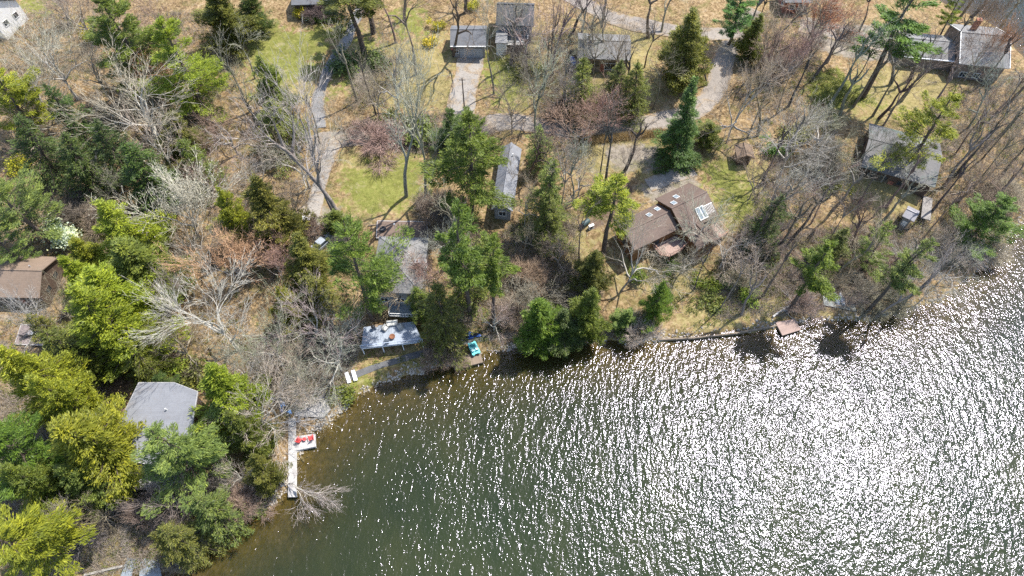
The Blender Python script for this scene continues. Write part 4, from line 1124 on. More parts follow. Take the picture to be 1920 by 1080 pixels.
# white dormer skylight and trellis on the lake slope
for x, ww in ((La * .12, 1.7),):
    s = MB(); sl = math.atan2(2.0, Wa / 2); Mx = Matrix.Rotation(sl, 3, 'X'); y = -Wa * .33
    zz = za + 2.0 * (1 - abs(y) / (Wa / 2)) + .12
    s.box((x, y, zz), (1.8, 2.4, .2), M=Mx); so = s.build('skylight', TRIM, H1)
    g = MB(); g.box((x - .43, y, zz + .115), (.7, 2.1, .03), M=Mx); g.box((x + .43, y, zz + .115), (.7, 2.1, .03), M=Mx); g.build('pane', SKY, so)
    tr = MB(); x2 = La * .30
    tr.bar((x2 - 1.1, y + .6, zz + .75), (x2 + 1.1, y + .6, zz + .75), .1)
    for k in range(8): tr.bar((x2 - 1.0 + k * .28, y - .9, zz - .1), (x2 - 1.0 + k * .28, y + .6, zz + .72), .06)
    for k in (-1, 1): tr.bar((x2 + k * 1.05, y + .6, zz - .3), (x2 + k * 1.05, y + .6, zz + .75), .09)
    tr.build('trellis', TRIM, H1)
for fx in (-.75, -.45): window(H1, xB0 + LB * (1 + fx), yB - WB / 2 + .4, za * .5, 1.4, 1.3, '-y', DARKW)
window(H1, xC, -Wa / 2 - 3.6, za * .42, 2.4, 1.5, '-y', DARKW); window(H1, xB0 + .4, yB, za * .5, 1.3, 1.2, '-x', DARKW); window(H1, l, 1.2, za * .5, 1.3, 1.2, '+x', DARKW)
DECKR = Mplank('red_deck_boards', (0.32, 0.225, 0.185), .14, 0, .2)
def rail(e, pts, z, mat, h=.95, step=.3, bal=True):
    m = MB()
    for a, b in zip(pts[:-1], pts[1:]):
        a, b = Vector((*a[:2], z)), Vector((*b[:2], z)); n = max(1, int((b - a).length / step))
        m.bar(a + Vector((0, 0, h)), b + Vector((0, 0, h)), .09, .06); m.bar(a + Vector((0, 0, .12)), b + Vector((0, 0, .12)), .06)
        for k in range(n + 1):
            p = a.lerp(b, k / n); w_ = .09 if k in (0, n) else .04
            if bal or k in (0, n) or k % 5 == 0: m.bar(p, p + Vector((0, 0, h)), w_)
    return m.build('railing', mat, e)
def deckpart(e, poly, z, boards, rmat, railpts=None, depth=3):
    m = MB(); m.prism(poly, z - .16, z); d = m.build('deck', boards, e)
    p_ = MB()
    for x, y in poly: p_.bar((x * .97, y * .97, z - .17 - depth), (x * .97, y * .97, z - .165), .14)
    p_.build('post', rmat, e)
    if railpts: rail(e, railpts, z, rmat)
    return d
y1 = yB - WB / 2 - .0
dk = [(xB1 - 5.2, y1 + .3), (xB1 - 5.2, y1 - 1.9), (xB1 - 3.9, y1 - 3.0), (xB1 - 1.6, y1 - 3.0), (xC - wC + .25, y1 - 2.3), (xC - wC + .25, y1 + .3)]
deckpart(H1, dk, za * .38, DECKR, M('red_rail', (.42, .24, .17)), dk[:5])
dk = [(xC + wC - .25, -Wa / 2 + .3), (xC + wC - .25, -Wa / 2 - 2.8), (La / 2 + .8, -Wa / 2 - 2.8), (La / 2 + .8, -Wa / 2 + .3)]
deckpart(H1, dk, za * .38, DECKR, MC['red_rail'], dk[1:])

e, L, W, z = house('grey_hip_house', 'grey hip-roofed house with a white balcony behind the big bright pine', 'house', (711, 443), (804, 446), (706, 548), 3.6, 2.2, WARMG, GREYW, 'hip', front=(-.6, .1, .6), door=-.2)
m = MB(); m.prism([(-1.5, -W / 2 + .39), (-1.5, -W / 2 - 1.9), (3.2, -W / 2 - 1.9), (3.2, -W / 2 + .39)], z * .3 - .15, z * .3); b_ = m.build('balcony', M('blue_grey_boards', (0.260, 0.285, 0.298)), e)
rail(e, [(-1.5, -W / 2 + .3), (-1.5, -W / 2 - 1.85), (3.2, -W / 2 - 1.85), (3.2, -W / 2 + .3)], z * .3, TRIM, step=.45)
chimney(e, L * .38, -W * .05, z - .5, z + 1.9, METAL, .7)
m = MB()
for x, y in ((-1.2, 2.2), (1.6, 1.3), (.3, -2.4)): m.cyl((x, y, z + .55), .09, .09, .9, 8)
m.build('vent_pipe', TRIM, e)

e, L, W, z = house('long_house', 'long narrow house with a pale roof running away beside the tall central pine', 'house', (941, 276), (977, 279), (934, 393), 3.2, 1.4, PALE, GREYW, ridge='y', front=(0,), ends=True)
m = MB(); m.cyl((.6, W * .3, z + .9), .1, .1, .8, 8); m.build('vent_pipe', TRIM, e)
# pale lake house: one big roof plane falling towards the lake, prow-shaped eaves
zr_ = G(300, 780)[2] + 5.2
px_ = [(262, 719), (328, 719), (371, 735), (352, 822), (318, 876), (205, 852), (221, 790)]
c_, a_, P7 = local(px_, zr_)
PH = thing('pale_lake_house', 'pale grey-roofed lake house at the lower left under cedars', 'house', (c_[0], c_[1], zr_ - 5.2), a_, 'houses by the lake')
ymax = max(p[1] for p in P7); ymin = min(p[1] for p in P7); hz_ = lambda y: 4.0 + 1.5 * (y - ymin) / (ymax - ymin)
m = MB(); n7 = len(P7); V7 = [(x, y, hz_(y)) for x, y in P7] + [(x, y, hz_(y) - .2) for x, y in P7]
fs7 = [tuple(range(n7)), tuple(range(2 * n7 - 1, n7 - 1, -1))] + [(i, i + n7, (i + 1) % n7 + n7, (i + 1) % n7) for i in range(n7)]
if sum(P7[i][0] * P7[(i + 1) % n7][1] - P7[(i + 1) % n7][0] * P7[i][1] for i in range(n7)) < 0: fs7 = [f[::-1] for f in fs7]
m.add(V7, fs7); m.build('roof', PALE, PH)
m = MB()
for p, q in zip(P7, P7[1:] + P7[:1]): m.bar((p[0] * 1.004, p[1] * 1.004, hz_(p[1]) - .1), (q[0] * 1.004, q[1] * 1.004, hz_(q[1]) - .1), .08, .26)
m.build('fascia', M('pale_fascia', (.4, .39, .38)), PH)
W7 = [(x * .93, y * .93) for x, y in P7]; m = MB(); V7 = [(x, y, hz_(y) - .21) for x, y in W7] + [(x, y, -2) for x, y in W7]
m.add(V7, fs7); m.build('wall', BROWNW, PH)
yf = min(p[1] for p in W7)
for k in range(4):
    t_ = (k + .5) / 4; a7, b7 = W7[5], W7[4]; x = a7[0] + (b7[0] - a7[0]) * t_; y = a7[1] + (b7[1] - a7[1]) * t_
    window(PH, x, y - .3, 2.2, 1.7, 1.8, '-y')
chm = MB(); chm.cyl((1.0, 1.5, 4.4), .1, .1, 1.2, 8); chm.build('vent_pipe', TRIM, PH)
dkp = [(P7[5][0] + .5, yf + .6), (P7[5][0] + .5, yf - 2.4), (P7[4][0] - .2, yf - 2.4), (P7[4][0] - .2, yf + .6)]
deckpart(PH, dkp, .6, Mplank('grey_boards', (.26, .254, .242), .14, 0, .2), DARKW, dkp, 2)
e, L, W, z = house('tan_roof_house', 'tan-roofed house on the left edge among yellow cedars', 'house', (18, 480), (108, 482), (4, 556), 3.2, 2.0, TAN, BROWNW, front=(-.5, .5), door=0)
m = MB(); m.cyl((L * .2, .9, z + 1.2), .09, .09, .8, 8); m.build('vent_pipe', METAL, e)
e, L, W, z = house('garage', 'dark grey gabled garage at the head of the pale driveway', 'garage', (847, 48), (913, 48), (848, 86), 3.0, 1.6, SLATE, GREYW, front=(), ends=True, gutter=TRIM)
m = MB(); m.box((.5, -W / 2 + .38, 1.15), (4.9, .1, 2.3)); gd = m.build('garage_door', M('garage_door_paint', (.33, .35, .36), .6), e)
s = MB(); s.box((.5, -W / 2 + .31, 1.15), (.05, .05, 2.2))
for k in range(4): s.box((.5, -W / 2 + .3, .3 + k * .55), (4.8, .04, .03))
s.build('door_seam', METAL, gd); window(e, -L / 2 + 1.2, -W / 2 + .4, 1.6, .8, .9, '-y')
e, L, W, z = house('dark_roof_house', 'dark-roofed house with a railed porch right behind the garage', 'house', (934, 4), (1002, 6), (932, 46), 4.4, 2.4, DARKG, M('slate_siding', (.2, .21, .23)), front=(-.5, 0, .5), door=.25)
dkp = [(-L * .2, -W / 2 + .4), (-L * .2, -W / 2 - 2.2), (L * .36, -W / 2 - 2.2), (L * .36, -W / 2 + .4)]
deckpart(e, dkp, 1.4, MC['grey_boards'], TRIM, dkp)
m = MB(); m.prism([(-L / 2 + .2, -W / 2 + .39), (-L / 2 + .2, -W / 2 - 3.6), (-L * .21, -W / 2 - 3.6), (-L * .21, -W / 2 + .39)], -.5, 3.0); m.build('entry_wing', WHITEW, e)
m = MB(); m.prism([(-L / 2, -W / 2 + .38), (-L / 2, -W / 2 - 3.9), (-L * .19, -W / 2 - 3.9), (-L * .19, -W / 2 + .38)], 3.01, 3.15); m.build('wing_roof', WARMG, e)
e, L, W, z = house('low_house', 'low house with a broad pale roof and tan front wall behind thin hemlocks', 'house', (1084, 62), (1180, 66), (1082, 108), 3.3, 1.5, WARMG, TANW, front=(-.75, -.3, .35), door=0)
window(e, L * .0 + 1.6, -W / 2 + .4, 1.5, 2.4, 1.6, '-y')
chimney(e, -L * .3, .5, z + .7, z + 2.2, METAL, .6)
e, L, W, z = house('mossy_house', 'house with a mossy grey roof under the leaning trunks on the right', 'house', (1630, 231), (1762, 266), (1594, 306), 2.7, 1.7, MOSSY, BROWNW, front=(-.7, -.3, .2, .6), door=-.05)
chimney(e, L * .18, 1.0, z + .8, z + 2.9, METAL, .9)
m = MB(); m.prism([(L / 2 - .38, -W / 2 + .6), (L / 2 - .38, -W / 2 - 5), (L / 2 + 1.3, -W / 2 - 5), (L / 2 + 1.3, -W / 2 + .6)], .3, .5)
m.build('walkway', M('pale_boards', (0.232, 0.213, 0.194)), e)
# big house: gabled main block and lower garage wing
e, L, W, z = house('big_grey_house', 'big grey house with a brick chimney beside the far blue water', 'house', (1778, 44), (1866, 52), (1790, 118), 4.2, 2.8, WARMG, M('taupe_siding', (0.186, 0.149, 0.124)), front=(-.6, 0, .6), door=.3)
chimney(e, -L * .15, 2.6, z + .8, z + 4.2, BRICK, 1.0)
mm = MB(); g_ = roof_gable(10.5, W * .62, z - 1.2, 1.6); cx_ = -L / 2 - 5.25; g_.v = [(x + cx_, y - .2, q) for x, y, q in g_.v]
mm.add(g_.v, g_.f); mm.build('wing_roof', WARMG, e)
mw = MB(); hw = W * .31 - .4; tp = z - 1.37
ring2 = lambda x: [(x, -hw - .2, -1.5), (x, hw - .2, -1.5), (x, hw - .2, tp), (x, -.2, tp + 1.6 * hw / (W * .31)), (x, -hw - .2, tp)]
mw.loft([ring2(-L / 2 - 10.1), ring2(-L / 2 + .39)]); mw.build('wing_wall', MC['taupe_siding'], e)
g = MB(); g.bar((-L / 2 - 10.5, -W * .31 - .38, tp + .1), (-L / 2, -W * .31 - .38, tp + .1), .22, .16); g.build('gutter', M('white_metal', (.85, .85, .88), .25, .5, .05), e)
for k in (-8.2, -5, -2): window(e, -L / 2 + k, -hw - .2, 1.3, 1.3, 1.2, '-y')
for s in (-1, 1):
    rk = MB(); rk.bar((s * (L / 2 + .1), -W / 2 - .1, z + .05), (s * (L / 2 + .1), 0, z + 2.9), .16, .12); rk.bar((s * (L / 2 + .1), W / 2 + .1, z + .05), (s * (L / 2 + .1), 0, z + 2.9), .16, .12); rk.build('rake_board', TRIM, e)
house('white_house', 'white-walled house cut by the top left corner', 'house', (-40, -24), (34, -2), (-10, 40), 5.0, 2.4, SLATE, WHITEW, ridge='x', front=(.3, .75), ends=True)
house('top_house', 'blue-grey roofed house at the top edge above the flower bed', 'house', (555, -34), (634, -36), (562, 8), 3.4, 1.8, SLATE, BROWNW, front=(-.5, .4))
house('far_house', 'dark grey roof at the top edge above the red budding trees', 'house', (1462, -28), (1512, -28), (1464, 4), 3.2, 1.5, SLATE, BRICK, front=(-.4, .4))
e, L, W, z = house('garden_shed', 'small brown wooden shed in the clearing right of the road bend', 'shed', (1378, 272), (1409, 272), (1378, 296), 2.3, .7, Mroof('cedar_shake', (0.187, 0.129, 0.086), .25), BROWNW, ridge='y', ends=False, group='sheds')
m = MB(); m.box((0, -W / 2 + .37, .95), (.9, .06, 1.8)); m.build('door', DARKW, e)
e, L, W, z = house('storage_shed', 'small grey shed on the leafy slope below the mossy roof', 'shed', (1703, 386), (1724, 396), (1694, 405), 2.1, .6, M('lead_roof', (0.218, 0.208, 0.222), .5, .4, .15), GREYW, ridge='x', ends=False, group='sheds')
m = MB(); m.box((0, -W / 2 + .37, .9), (.8, .06, 1.7)); m.build('door', TRIM, e)
e, L, W, z = house('wood_hut', 'dark little hut among the shaded hemlocks on the left', 'shed', (158, 282), (190, 280), (160, 312), 2.4, 1.0, M('tar_roof', (.06, .06, .06)), DARKW, front=(), ends=False, group='sheds')
m = MB(); m.box((0, -W / 2 + .37, .9), (.9, .06, 1.7)); m.build('door', M('dark_door', (.05, .04, .035)), e)

# ------------------------------------------------------------------ decks, docks and walls
def platform(name, label, cat, pxs, z, boards, postm, railidx=None, railm=None, group=None, th=.16, bal=True, parts=True, legs=2.5):
    c, a, P_ = local(pxs, z)
    e = thing(name, label, cat, (c[0], c[1], z), a, group)
    m = MB(); m.prism(P_, -th, 0); m.build('boards', boards, e)
    f = MB()
    for p, q in zip(P_, P_[1:] + P_[:1]): f.bar((p[0] * .985, p[1] * .985, -th - .12), (q[0] * .985, q[1] * .985, -th - .12), .08, .22)
    f.build('beam', postm, e)
    for k, (p, q) in enumerate(zip(P_, P_[1:] + P_[:1])):
        n = max(1, int(math.dist(p, q) / 2.8))
        for i in range(n):
            x = p[0] + (q[0] - p[0]) * i / n; y = p[1] + (q[1] - p[1]) * i / n
            b = MB(); b.bar((x * .97, y * .97, -legs), (x * .97, y * .97, -th - .24), .14); b.build('post', postm, e)
    if railidx: rail(e, [P_[i] for i in railidx], 0, railm or postm, bal=bal, step=.4)
    return e, P_, a, c
GB = Mplank('weathered_grey_boards', (0.29, 0.325, 0.375), .14, 0, .16); WB_ = Mplank('bleached_boards', (0.409, 0.397, 0.384), .16, 0, .14)
BB_ = Mplank('brown_boards', (0.205, 0.155, 0.112), .16, 0, .3); PB = Mplank('pinkish_boards', (0.310, 0.223, 0.186), .16, 1, .16); BG = Mplank('blue_grey_dock', (0.211, 0.242, 0.267), .16, 0, .2)
zd = G(735, 622)[2] + 2.0
deck, Pd, ad, cdk = platform('timber_deck', 'big grey timber deck with garden furniture above the shore path', 'deck', [(677, 653), (793, 640), (775, 603), (682, 613)], zd, GB, M('white_post', (.68, .7, .74)), (0, 1), M('blue_grey_rail', (.42, .48, .58)), bal=False)
zp = .55
pier, Pp, ap, cp = platform('lake_pier', 'white T-shaped pier with red chairs at the lower left shore', 'pier', [(540, 932), (555, 932), (555, 845), (592, 837), (591, 813), (555, 818), (555, 784), (541, 784)], zp, WB_, M('pale_pile', (.5, .48, .45)), legs=2.0)
platform('wooden_dock', 'weathered brown dock below the teal pedal boat', 'dock', [(852, 693), (906, 679), (900, 660), (846, 668)], .5, BB_, DARKW, group='small docks', legs=1.8)
platform('square_dock', 'pinkish square dock at the end of the timber lake wall', 'dock', [(1467, 629), (1502, 618), (1490, 598), (1454, 604)], .55, PB, DARKW, group='small docks', legs=1.8)
platform('forked_dock', 'blue-grey forked dock at the bottom edge by the stone steps', 'dock', [(222, 1092), (244, 1092), (249, 1066), (262, 1064), (260, 1092), (304, 1086), (296, 1048), (238, 1046)], .5, BG, DARKW, group='small docks', legs=1.8)
platform('boat_landing', 'low stone-grey landing under the two white boats', 'dock', [(1545, 572), (1606, 583), (1601, 569), (1543, 554)], G(1570, 566)[2] + .25, M('landing_boards', (.34, .36, .34)), DARKW, group='small docks', legs=.8)
def lake_wall(name, label, pxs, w, h, mat, n=3):
    P_ = [Gz(x, y, .4) for x, y in pxs]
    e = thing(name, label, 'wall', tuple(P_[0]), 0, 'timber walls at the water')
    for k in range(n):
        m = MB(); z = -.5 + (h + .5) * (k + .5) / n
        for a, b in zip(P_[:-1], P_[1:]): m.bar((a - P_[0])[:2].tolist() + [z - .4], (b - P_[0])[:2].tolist() + [z - .4], w - .02 * (k % 2), (h + .5) / n - .015)
        m.build('timber', mat, e)
    m = MB()
    for a, b in zip(P_[:-1], P_[1:]):
        nn_ = max(1, int(np.linalg.norm(b - a) / 2.2))
        for i in range(nn_): p = a + (b - a) * i / nn_ - P_[0]; m.bar((p[0], p[1] - w * .6, -1.2), (p[0], p[1] - w * .6, h - .35), .16)
    m.build('stake', mat, e)
OLDT = M('old_timber', (.2, .16, .12), .9, .2, .3)
lake_wall('lake_wall', 'long dark timber wall along the glittering water', [(1236, 637), (1300, 634), (1380, 625), (1456, 611)], .24, .6, OLDT)
lake_wall('lake_wall', 'short timber wall left of the blue-grey forked dock', [(160, 1079), (196, 1070), (232, 1062)], .3, .8, M('grey_timber', (.3, .28, .25), .9, .2, .25))

# stone patio slabs, mulched terrace, steps
def slab(name, label, pxs, z, th, mat, cat='patio'):
    c, a, P_ = local(pxs, z); e = thing(name, label, cat, (c[0], c[1], z), a, 'paved patches')
    m = MB(); m.prism(P_, -th, 0); m.build('paving', mat, e); k = MB()
    for p, q in zip(P_, P_[1:] + P_[:1]): k.bar((p[0] * 1.01, p[1] * 1.01, -.06), (q[0] * 1.01, q[1] * 1.01, -.06), .12, .16)
    k.build('edging', M('edge_stone', (.4, .38, .36), .9, .2, .2), e); return e
STONE = M('pale_stone', (0.372, 0.353, 0.329), .9, .2, .16, .9); GST = M('grey_stone', (0.260, 0.267, 0.279), .9, .2, .2, .9); FLAG = M('flagstone', (0.205, 0.167, 0.155), .9, .2, .25, 1.2)
zz = lambda x, y, u=.12: G(x, y)[2] + u
slab('stone_patio', 'pale stone patio beside the head of the white pier', [(553, 779), (606, 782), (618, 768), (612, 752), (553, 755)], zz(583, 768, .25), .8, STONE)
slab('stone_patio', 'grey half-round stone patio above the pale one', [(588, 750), (612, 748), (618, 738), (606, 729), (592, 731), (584, 740)], zz(600, 740, .25), .8, GST)
slab('flagstone_patio', 'brown flagstone patio with dark chairs on the left edge', [(28, 645), (108, 648), (116, 612), (40, 608)], zz(72, 628, .4), 1.5, FLAG)
slab('gravel_terrace', 'mulched terrace with fire bowls on the upper side of the grey hip roof', [(706, 446), (802, 447), (800, 416), (708, 414)], zz(752, 431, .15), .8, M('terrace_mulch', (0.161, 0.118, 0.093), .95, .1, .25, 2))
e = thing('stone_steps', 'rough stone steps climbing from the blue-grey forked dock', 'steps', tuple(G(236, 1040)), 0)
for k in range(13):
    p = G(236 - k * .35 + (k % 3 - 1) * 1.2, 1042 - k * 6.6) - np.array(e.location); m = MB()
    m.box((p[0], p[1], p[2] + .05), (1.15 + .2 * (k % 2), .5, .22), rz=.06 * (k % 3 - 1)); o = m.build('step', M('step_stone', (0.186, 0.167, 0.143), .9, .2, .3, 2), e)
    bv = o.modifiers.new('bevel', 'BEVEL'); bv.width = .05
e = thing('log_edging', 'low row of edging logs round the terrace top', 'edging', tuple(G(752, 413)), 0)
m = MB(); a_ = G(690, 424) - np.array(e.location); b_ = G(806, 411) - np.array(e.location); m.bar(tuple(a_ + [0, 0, .12]), tuple(b_ + [0, 0, .12]), .25, k=8); m.build('log', OLDT, e)

# ------------------------------------------------------------------ furniture on the deck and patios
WICK = M('grey_wicker', (.3, .3, .29), .8, .2, .3, 6); CUSH = M('oatmeal_cushion', (.5, .5, .47), .9, .1, .08); BLK = M('black_plastic', (.025, .025, .028), .5, .4, .2)
def dpt(px, py, z=None): return Gz(px, py, zd if z is None else z)
def armchair(name, label, P, rz, w=.8, seats=1, fm=WICK, cm=CUSH, group='deck seats'):
    e = thing(name, label, 'sofa' if seats > 1 else 'chair', tuple(P), rz, group); W_ = w * seats
    m = MB(); m.box((0, 0, .22), (W_, .72, .28)); m.build('seat_base', fm, e)
    m = MB(); m.box((0, .37, .42), (W_ + .2, .12, .84)); m.build('backrest', fm, e)
    for s in (-1, 1): m = MB(); m.box((s * (W_ / 2 + .06), -.02, .32), (.12, .7, .62)); m.build('armrest', fm, e)
    for k in range(seats):
        x = (k - (seats - 1) / 2) * w; m = MB(); m.box((x, -.03, .43), (w - .05, .66, .13)); o = m.build('cushion', cm, e); b = o.modifiers.new('bevel', 'BEVEL'); b.width = .04; b.segments = 2
        m = MB(); m.box((x, .24, .66), (w - .08, .14, .42), M=Matrix.Rotation(-.2, 3, 'X')); o = m.build('back_cushion', cm, e); b = o.modifiers.new('bevel', 'BEVEL'); b.width = .04
    for sx in (-1, 1):
        for sy in (-1, 1): m = MB(); m.bar((sx * W_ * .45, sy * .3, 0), (sx * W_ * .45, sy * .3, .09), .06); m.build('leg', fm, e)
    return e
armchair('garden_sofa', 'grey wicker loveseat at the back of the timber deck', dpt(736, 609), ad, .85, 2)
armchair('garden_armchair', 'wicker armchair left of the loveseat on the timber deck', dpt(723, 617), ad + .9)
armchair('garden_armchair', 'wicker armchair right of the loveseat on the timber deck', dpt(750, 615), ad - 1.1)
e = thing('fire_bowl', 'rust-brown fire bowl in the middle of the timber deck', 'fire bowl', tuple(dpt(736, 633)), 0, 'fire bowls')
RUST = M('rusty_iron', (.22, .1, .055), .8, .3, .4, 4)
m = MB(); k = 14; rg = lambda r, z: [(r * math.cos(6.283 * i / k), r * math.sin(6.283 * i / k), z) for i in range(k)]
m.loft([rg(.2, .22), rg(.42, .32), rg(.5, .5), rg(.46, .5), rg(.36, .36), rg(.1, .3)]); m.build('bowl', RUST, e, True)
for k_ in range(3): m = MB(); a_ = k_ * 2.09; m.bar((.42 * math.cos(a_), .42 * math.sin(a_), 0), (.28 * math.cos(a_), .28 * math.sin(a_), .26), .05); m.build('leg', RUST, e)
e = thing('kettle_grill', 'black barbecue grill at the left end of the timber deck', 'grill', tuple(dpt(701, 617)), .4)
m = MB(); k = 14; m.loft([rg(.12, .55), rg(.3, .62), rg(.36, .8), rg(.34, .95), rg(.2, 1.07), rg(.05, 1.1)]); m.build('kettle', BLK, e, True)
m = MB(); m.box((.6, 0, .8), (.45, .5, .04)); m.build('side_table', M('grill_shelf', (.25, .18, .12)), e)
for k_ in range(3): m = MB(); a_ = k_ * 2.09; m.bar((.4 * math.cos(a_), .4 * math.sin(a_), 0), (.2 * math.cos(a_), .2 * math.sin(a_), .62), .04); m.build('leg', METAL, e)
def slatchair(name, label, P, rz, mat, group, low=False):
    """adirondack style: sloping slatted seat, fan back, wide arms"""
    e = thing(name, label, 'chair', tuple(P), rz, group)
    m = MB()
    for k_ in range(5): m.box((0, -.28 + k_ * .13, .34 - k_ * .035), (.56, .11, .025), M=Matrix.Rotation(-.26, 3, 'X'))
    m.build('seat', mat, e); m = MB()
    for k_ in range(5): x = (k_ - 2) * .115; m.bar((x * .9, .3, .18), (x * 1.25, .62, .98 - .05 * abs(k_ - 2)), .1, .025)
    m.build('backrest', mat, e)
    for s in (-1, 1):
        m = MB(); m.box((s * .36, -.02, .54), (.13, .75, .03)); m.build('armrest', mat, e)
        m = MB(); m.bar((s * .33, -.32, 0), (s * .33, -.32, .52), .09, .03); m.build('leg', mat, e)
        m = MB(); m.bar((s * .31, -.3, .3), (s * .31, .5, .02), .035, .12); m.build('leg', mat, e)
    return e
RED = M('red_paint', (.5, .06, .06), .5, .4, .12)
pz = lambda x, y: Gz(x, y, zp)
slatchair('adirondack_chair', 'red slatted chair on the pier arm, nearer the main walkway', pz(562, 826), 2.6, RED, 'red pier chairs')
slatchair('adirondack_chair', 'red slatted chair at the outer end of the pier arm', pz(584, 822), 3.5, RED, 'red pier chairs')
e = thing('side_table', 'small red table between the two red pier chairs', 'table', tuple(pz(572, 825)), .2)
m = MB(); m.cyl((0, 0, .44), .3, .3, .04, 14); m.build('table_top', RED, e)
for k_ in range(3): m = MB(); a_ = k_ * 2.09; m.bar((.24 * math.cos(a_), .24 * math.sin(a_), 0), (.18 * math.cos(a_), .18 * math.sin(a_), .44), .05); m.build('leg', RED, e)
slatchair('deck_chair', 'dark chair near the front rail of the timber deck, beside the fire bowl', dpt(726, 641), ad + 2.9, M('navy_slats', (.07, .09, .12)), 'dark chairs')
for i, (x, y, rz, lab) in enumerate([(52, 632, 2.2, 'dark chair on the flagstone patio, closest to the edge of the photo'), (65, 627, 2.8, 'grey chair in the middle of the flagstone patio'), (78, 617, 3.6, 'dark chair with white arms on the flagstone patio, nearest the steps up')]):
    slatchair('patio_chair', lab, (*G(x, y)[:2], zz(72, 628, .4)), rz, (BLK, M('grey_slats', (.3, .31, .33)), M('navy_slats', (.07, .09, .12)))[i], 'dark chairs')
for x, y, lab in ((719, 433, 'black fire bowl at the left of the mulched terrace'), (766, 435, 'black fire bowl at the right of the mulched terrace')):
    e = thing('fire_bowl', lab, 'fire bowl', tuple(G(x, y) + [0, 0, .15]), 0, 'fire bowls'); k = 14
    m = MB(); m.loft([rg(.25, .12), rg(.5, .3), rg(.6, .55), rg(.55, .55), rg(.42, .35), rg(.1, .28)]); m.build('bowl', BLK, e, True)
    m = MB(); m.cyl((0, 0, 0), .35, .26, .14, 14); m.build('foot', STONE, e)
def lounger(lab, P, rz):
    e = thing('pool_lounger', lab, 'lounger', tuple(P), rz, 'loungers on the bank'); WH = M('white_plastic', (.78, .78, .8), .5, .4, .05)
    m = MB(); 
    for s in (-1, 1): m.box((s * .3, 0, .3), (.05, 1.9, .07))
    for y in (-.94, .3, .94): m.box((0, y, .3), (.55, .05, .06))
    m.build('frame', WH, e)
    m = MB(); m.box((0, -.32, .37), (.58, 1.22, .06)); m.build('mattress', WH, e)
    m = MB(); m.box((0, .6, .47), (.58, .72, .06), M=Matrix.Rotation(.32, 3, 'X')); m.build('backrest', WH, e)
    for sx in (-1, 1):
        for sy in (-1, 1): m = MB(); m.bar((sx * .29, sy * .8, 0), (sx * .29, sy * .8, .27), .06); m.build('leg', WH, e)
for x, y, lab in ((653, 710, 'white lounger on the grassy bank, farther from the water'), (665, 706, 'white lounger on the grassy bank, nearer the lake path')): lounger(lab, G(x, y), .38)

# ------------------------------------------------------------------ boats
def hull(m, Lh, Wh, Hh, flip=False, blunt=.0, n=9):
    rings = []
    for i in range(n):
        s = -1 + 2 * i / (n - 1); w_ = Wh / 2 * max(.06, (1 - abs(s) ** 2.4) ** .6 + blunt * .6 * (1 if abs(s) > .8 else 0)); hh = Hh * (.85 + .25 * s * s)
        y = s * Lh / 2
        R = [(-w_, y, hh), (-w_ * .96, y, hh * .55), (-w_ * .6, y, hh * .1), (0, y, 0), (w_ * .6, y, hh * .1), (w_ * .96, y, hh * .55), (w_, y, hh), (w_ * .5, y, hh * 1.1), (-w_ * .5, y, hh * 1.1)]
        if flip: R = [(-x, y_, Hh * 1.1 - z) for x, y_, z in R]
        rings.append(R)
    return m.loft(rings)
def kayak(lab, P, rz, mat, roll=0, group='blue kayaks'):
    e = thing('kayak', lab, 'kayak', tuple(P), rz, group); m = MB(); hull(m, 3.0, .72, .32); m.build('hull', mat, e, True)
    k = 14; m = MB(); el = lambda r, z: [(r * .3 * math.cos(6.283 * i / k), r * .62 * math.sin(6.283 * i / k) - .1, z) for i in range(k)]
    m.loft([el(1.1, .3), el(1.1, .38), el(.9, .385), el(.85, .36)]); m.build('cockpit', BLK, e)
    m = MB(); m.box((0, .18, .44), (.36, .1, .2)); m.build('seat', BLK, e); return e
BLUE = M('blue_plastic', (.03, .09, .33), .4, .5, .1); LBLUE = M('light_blue_plastic', (.16, .34, .68), .4, .5, .1)
kayak('blue kayak lying on the shore path nearest the wooden dock', G(872, 633), 1.5, BLUE); kayak('blue kayak lying on the shore path behind the nearest one', G(888, 628) , 1.35, BLUE)
kayak('light blue kayak on top of the pile by the white pier', G(537, 768) + [0, 0, .3], .9, LBLUE); kayak('dark blue kayak in the pile by the white pier', G(528, 760), .3, BLUE); kayak('pale blue kayak at the upper side of the pile by the white pier', G(520, 752), 1.2, M('pale_blue_plastic', (.4, .5, .66), .4, .5, .1))
e = thing('pedal_boat', 'teal pedal boat resting on the weathered brown dock', 'pedal boat', (*Gz(889, 655, .7)[:2], .75), .42)
TEAL = M('teal_plastic', (.13, .5, .5), .45, .45, .1); DTEAL = M('dark_teal', (.02, .2, .22), .5, .4, .1)
m = MB()
for s in (-1, 1): hull_ = MB(); hull(hull_, 2.5, .5, .36, blunt=.9); m.add([(x + s * .5, y, z) for x, y, z in hull_.v], hull_.f)
m.box((0, 0, .36), (1.46, 2.25, .14)); m.build('hull', TEAL, e)
for s in (-1, 1):
    m = MB(); m.box((s * .36, -.3, .52), (.46, .5, .12)); m.box((s * .36, -.62, .72), (.46, .1, .42), M=Matrix.Rotation(.25, 3, 'X')); m.build('seat', M('pale_teal', (.45, .66, .66), .5), e)
m = MB(); m.box((0, .55, .47), (.9, .55, .06)); m.build('pedal_well', DTEAL, e); m = MB(); m.bar((0, -.2, .5), (0, .05, .85), .05); m.build('tiller', BLK, e)
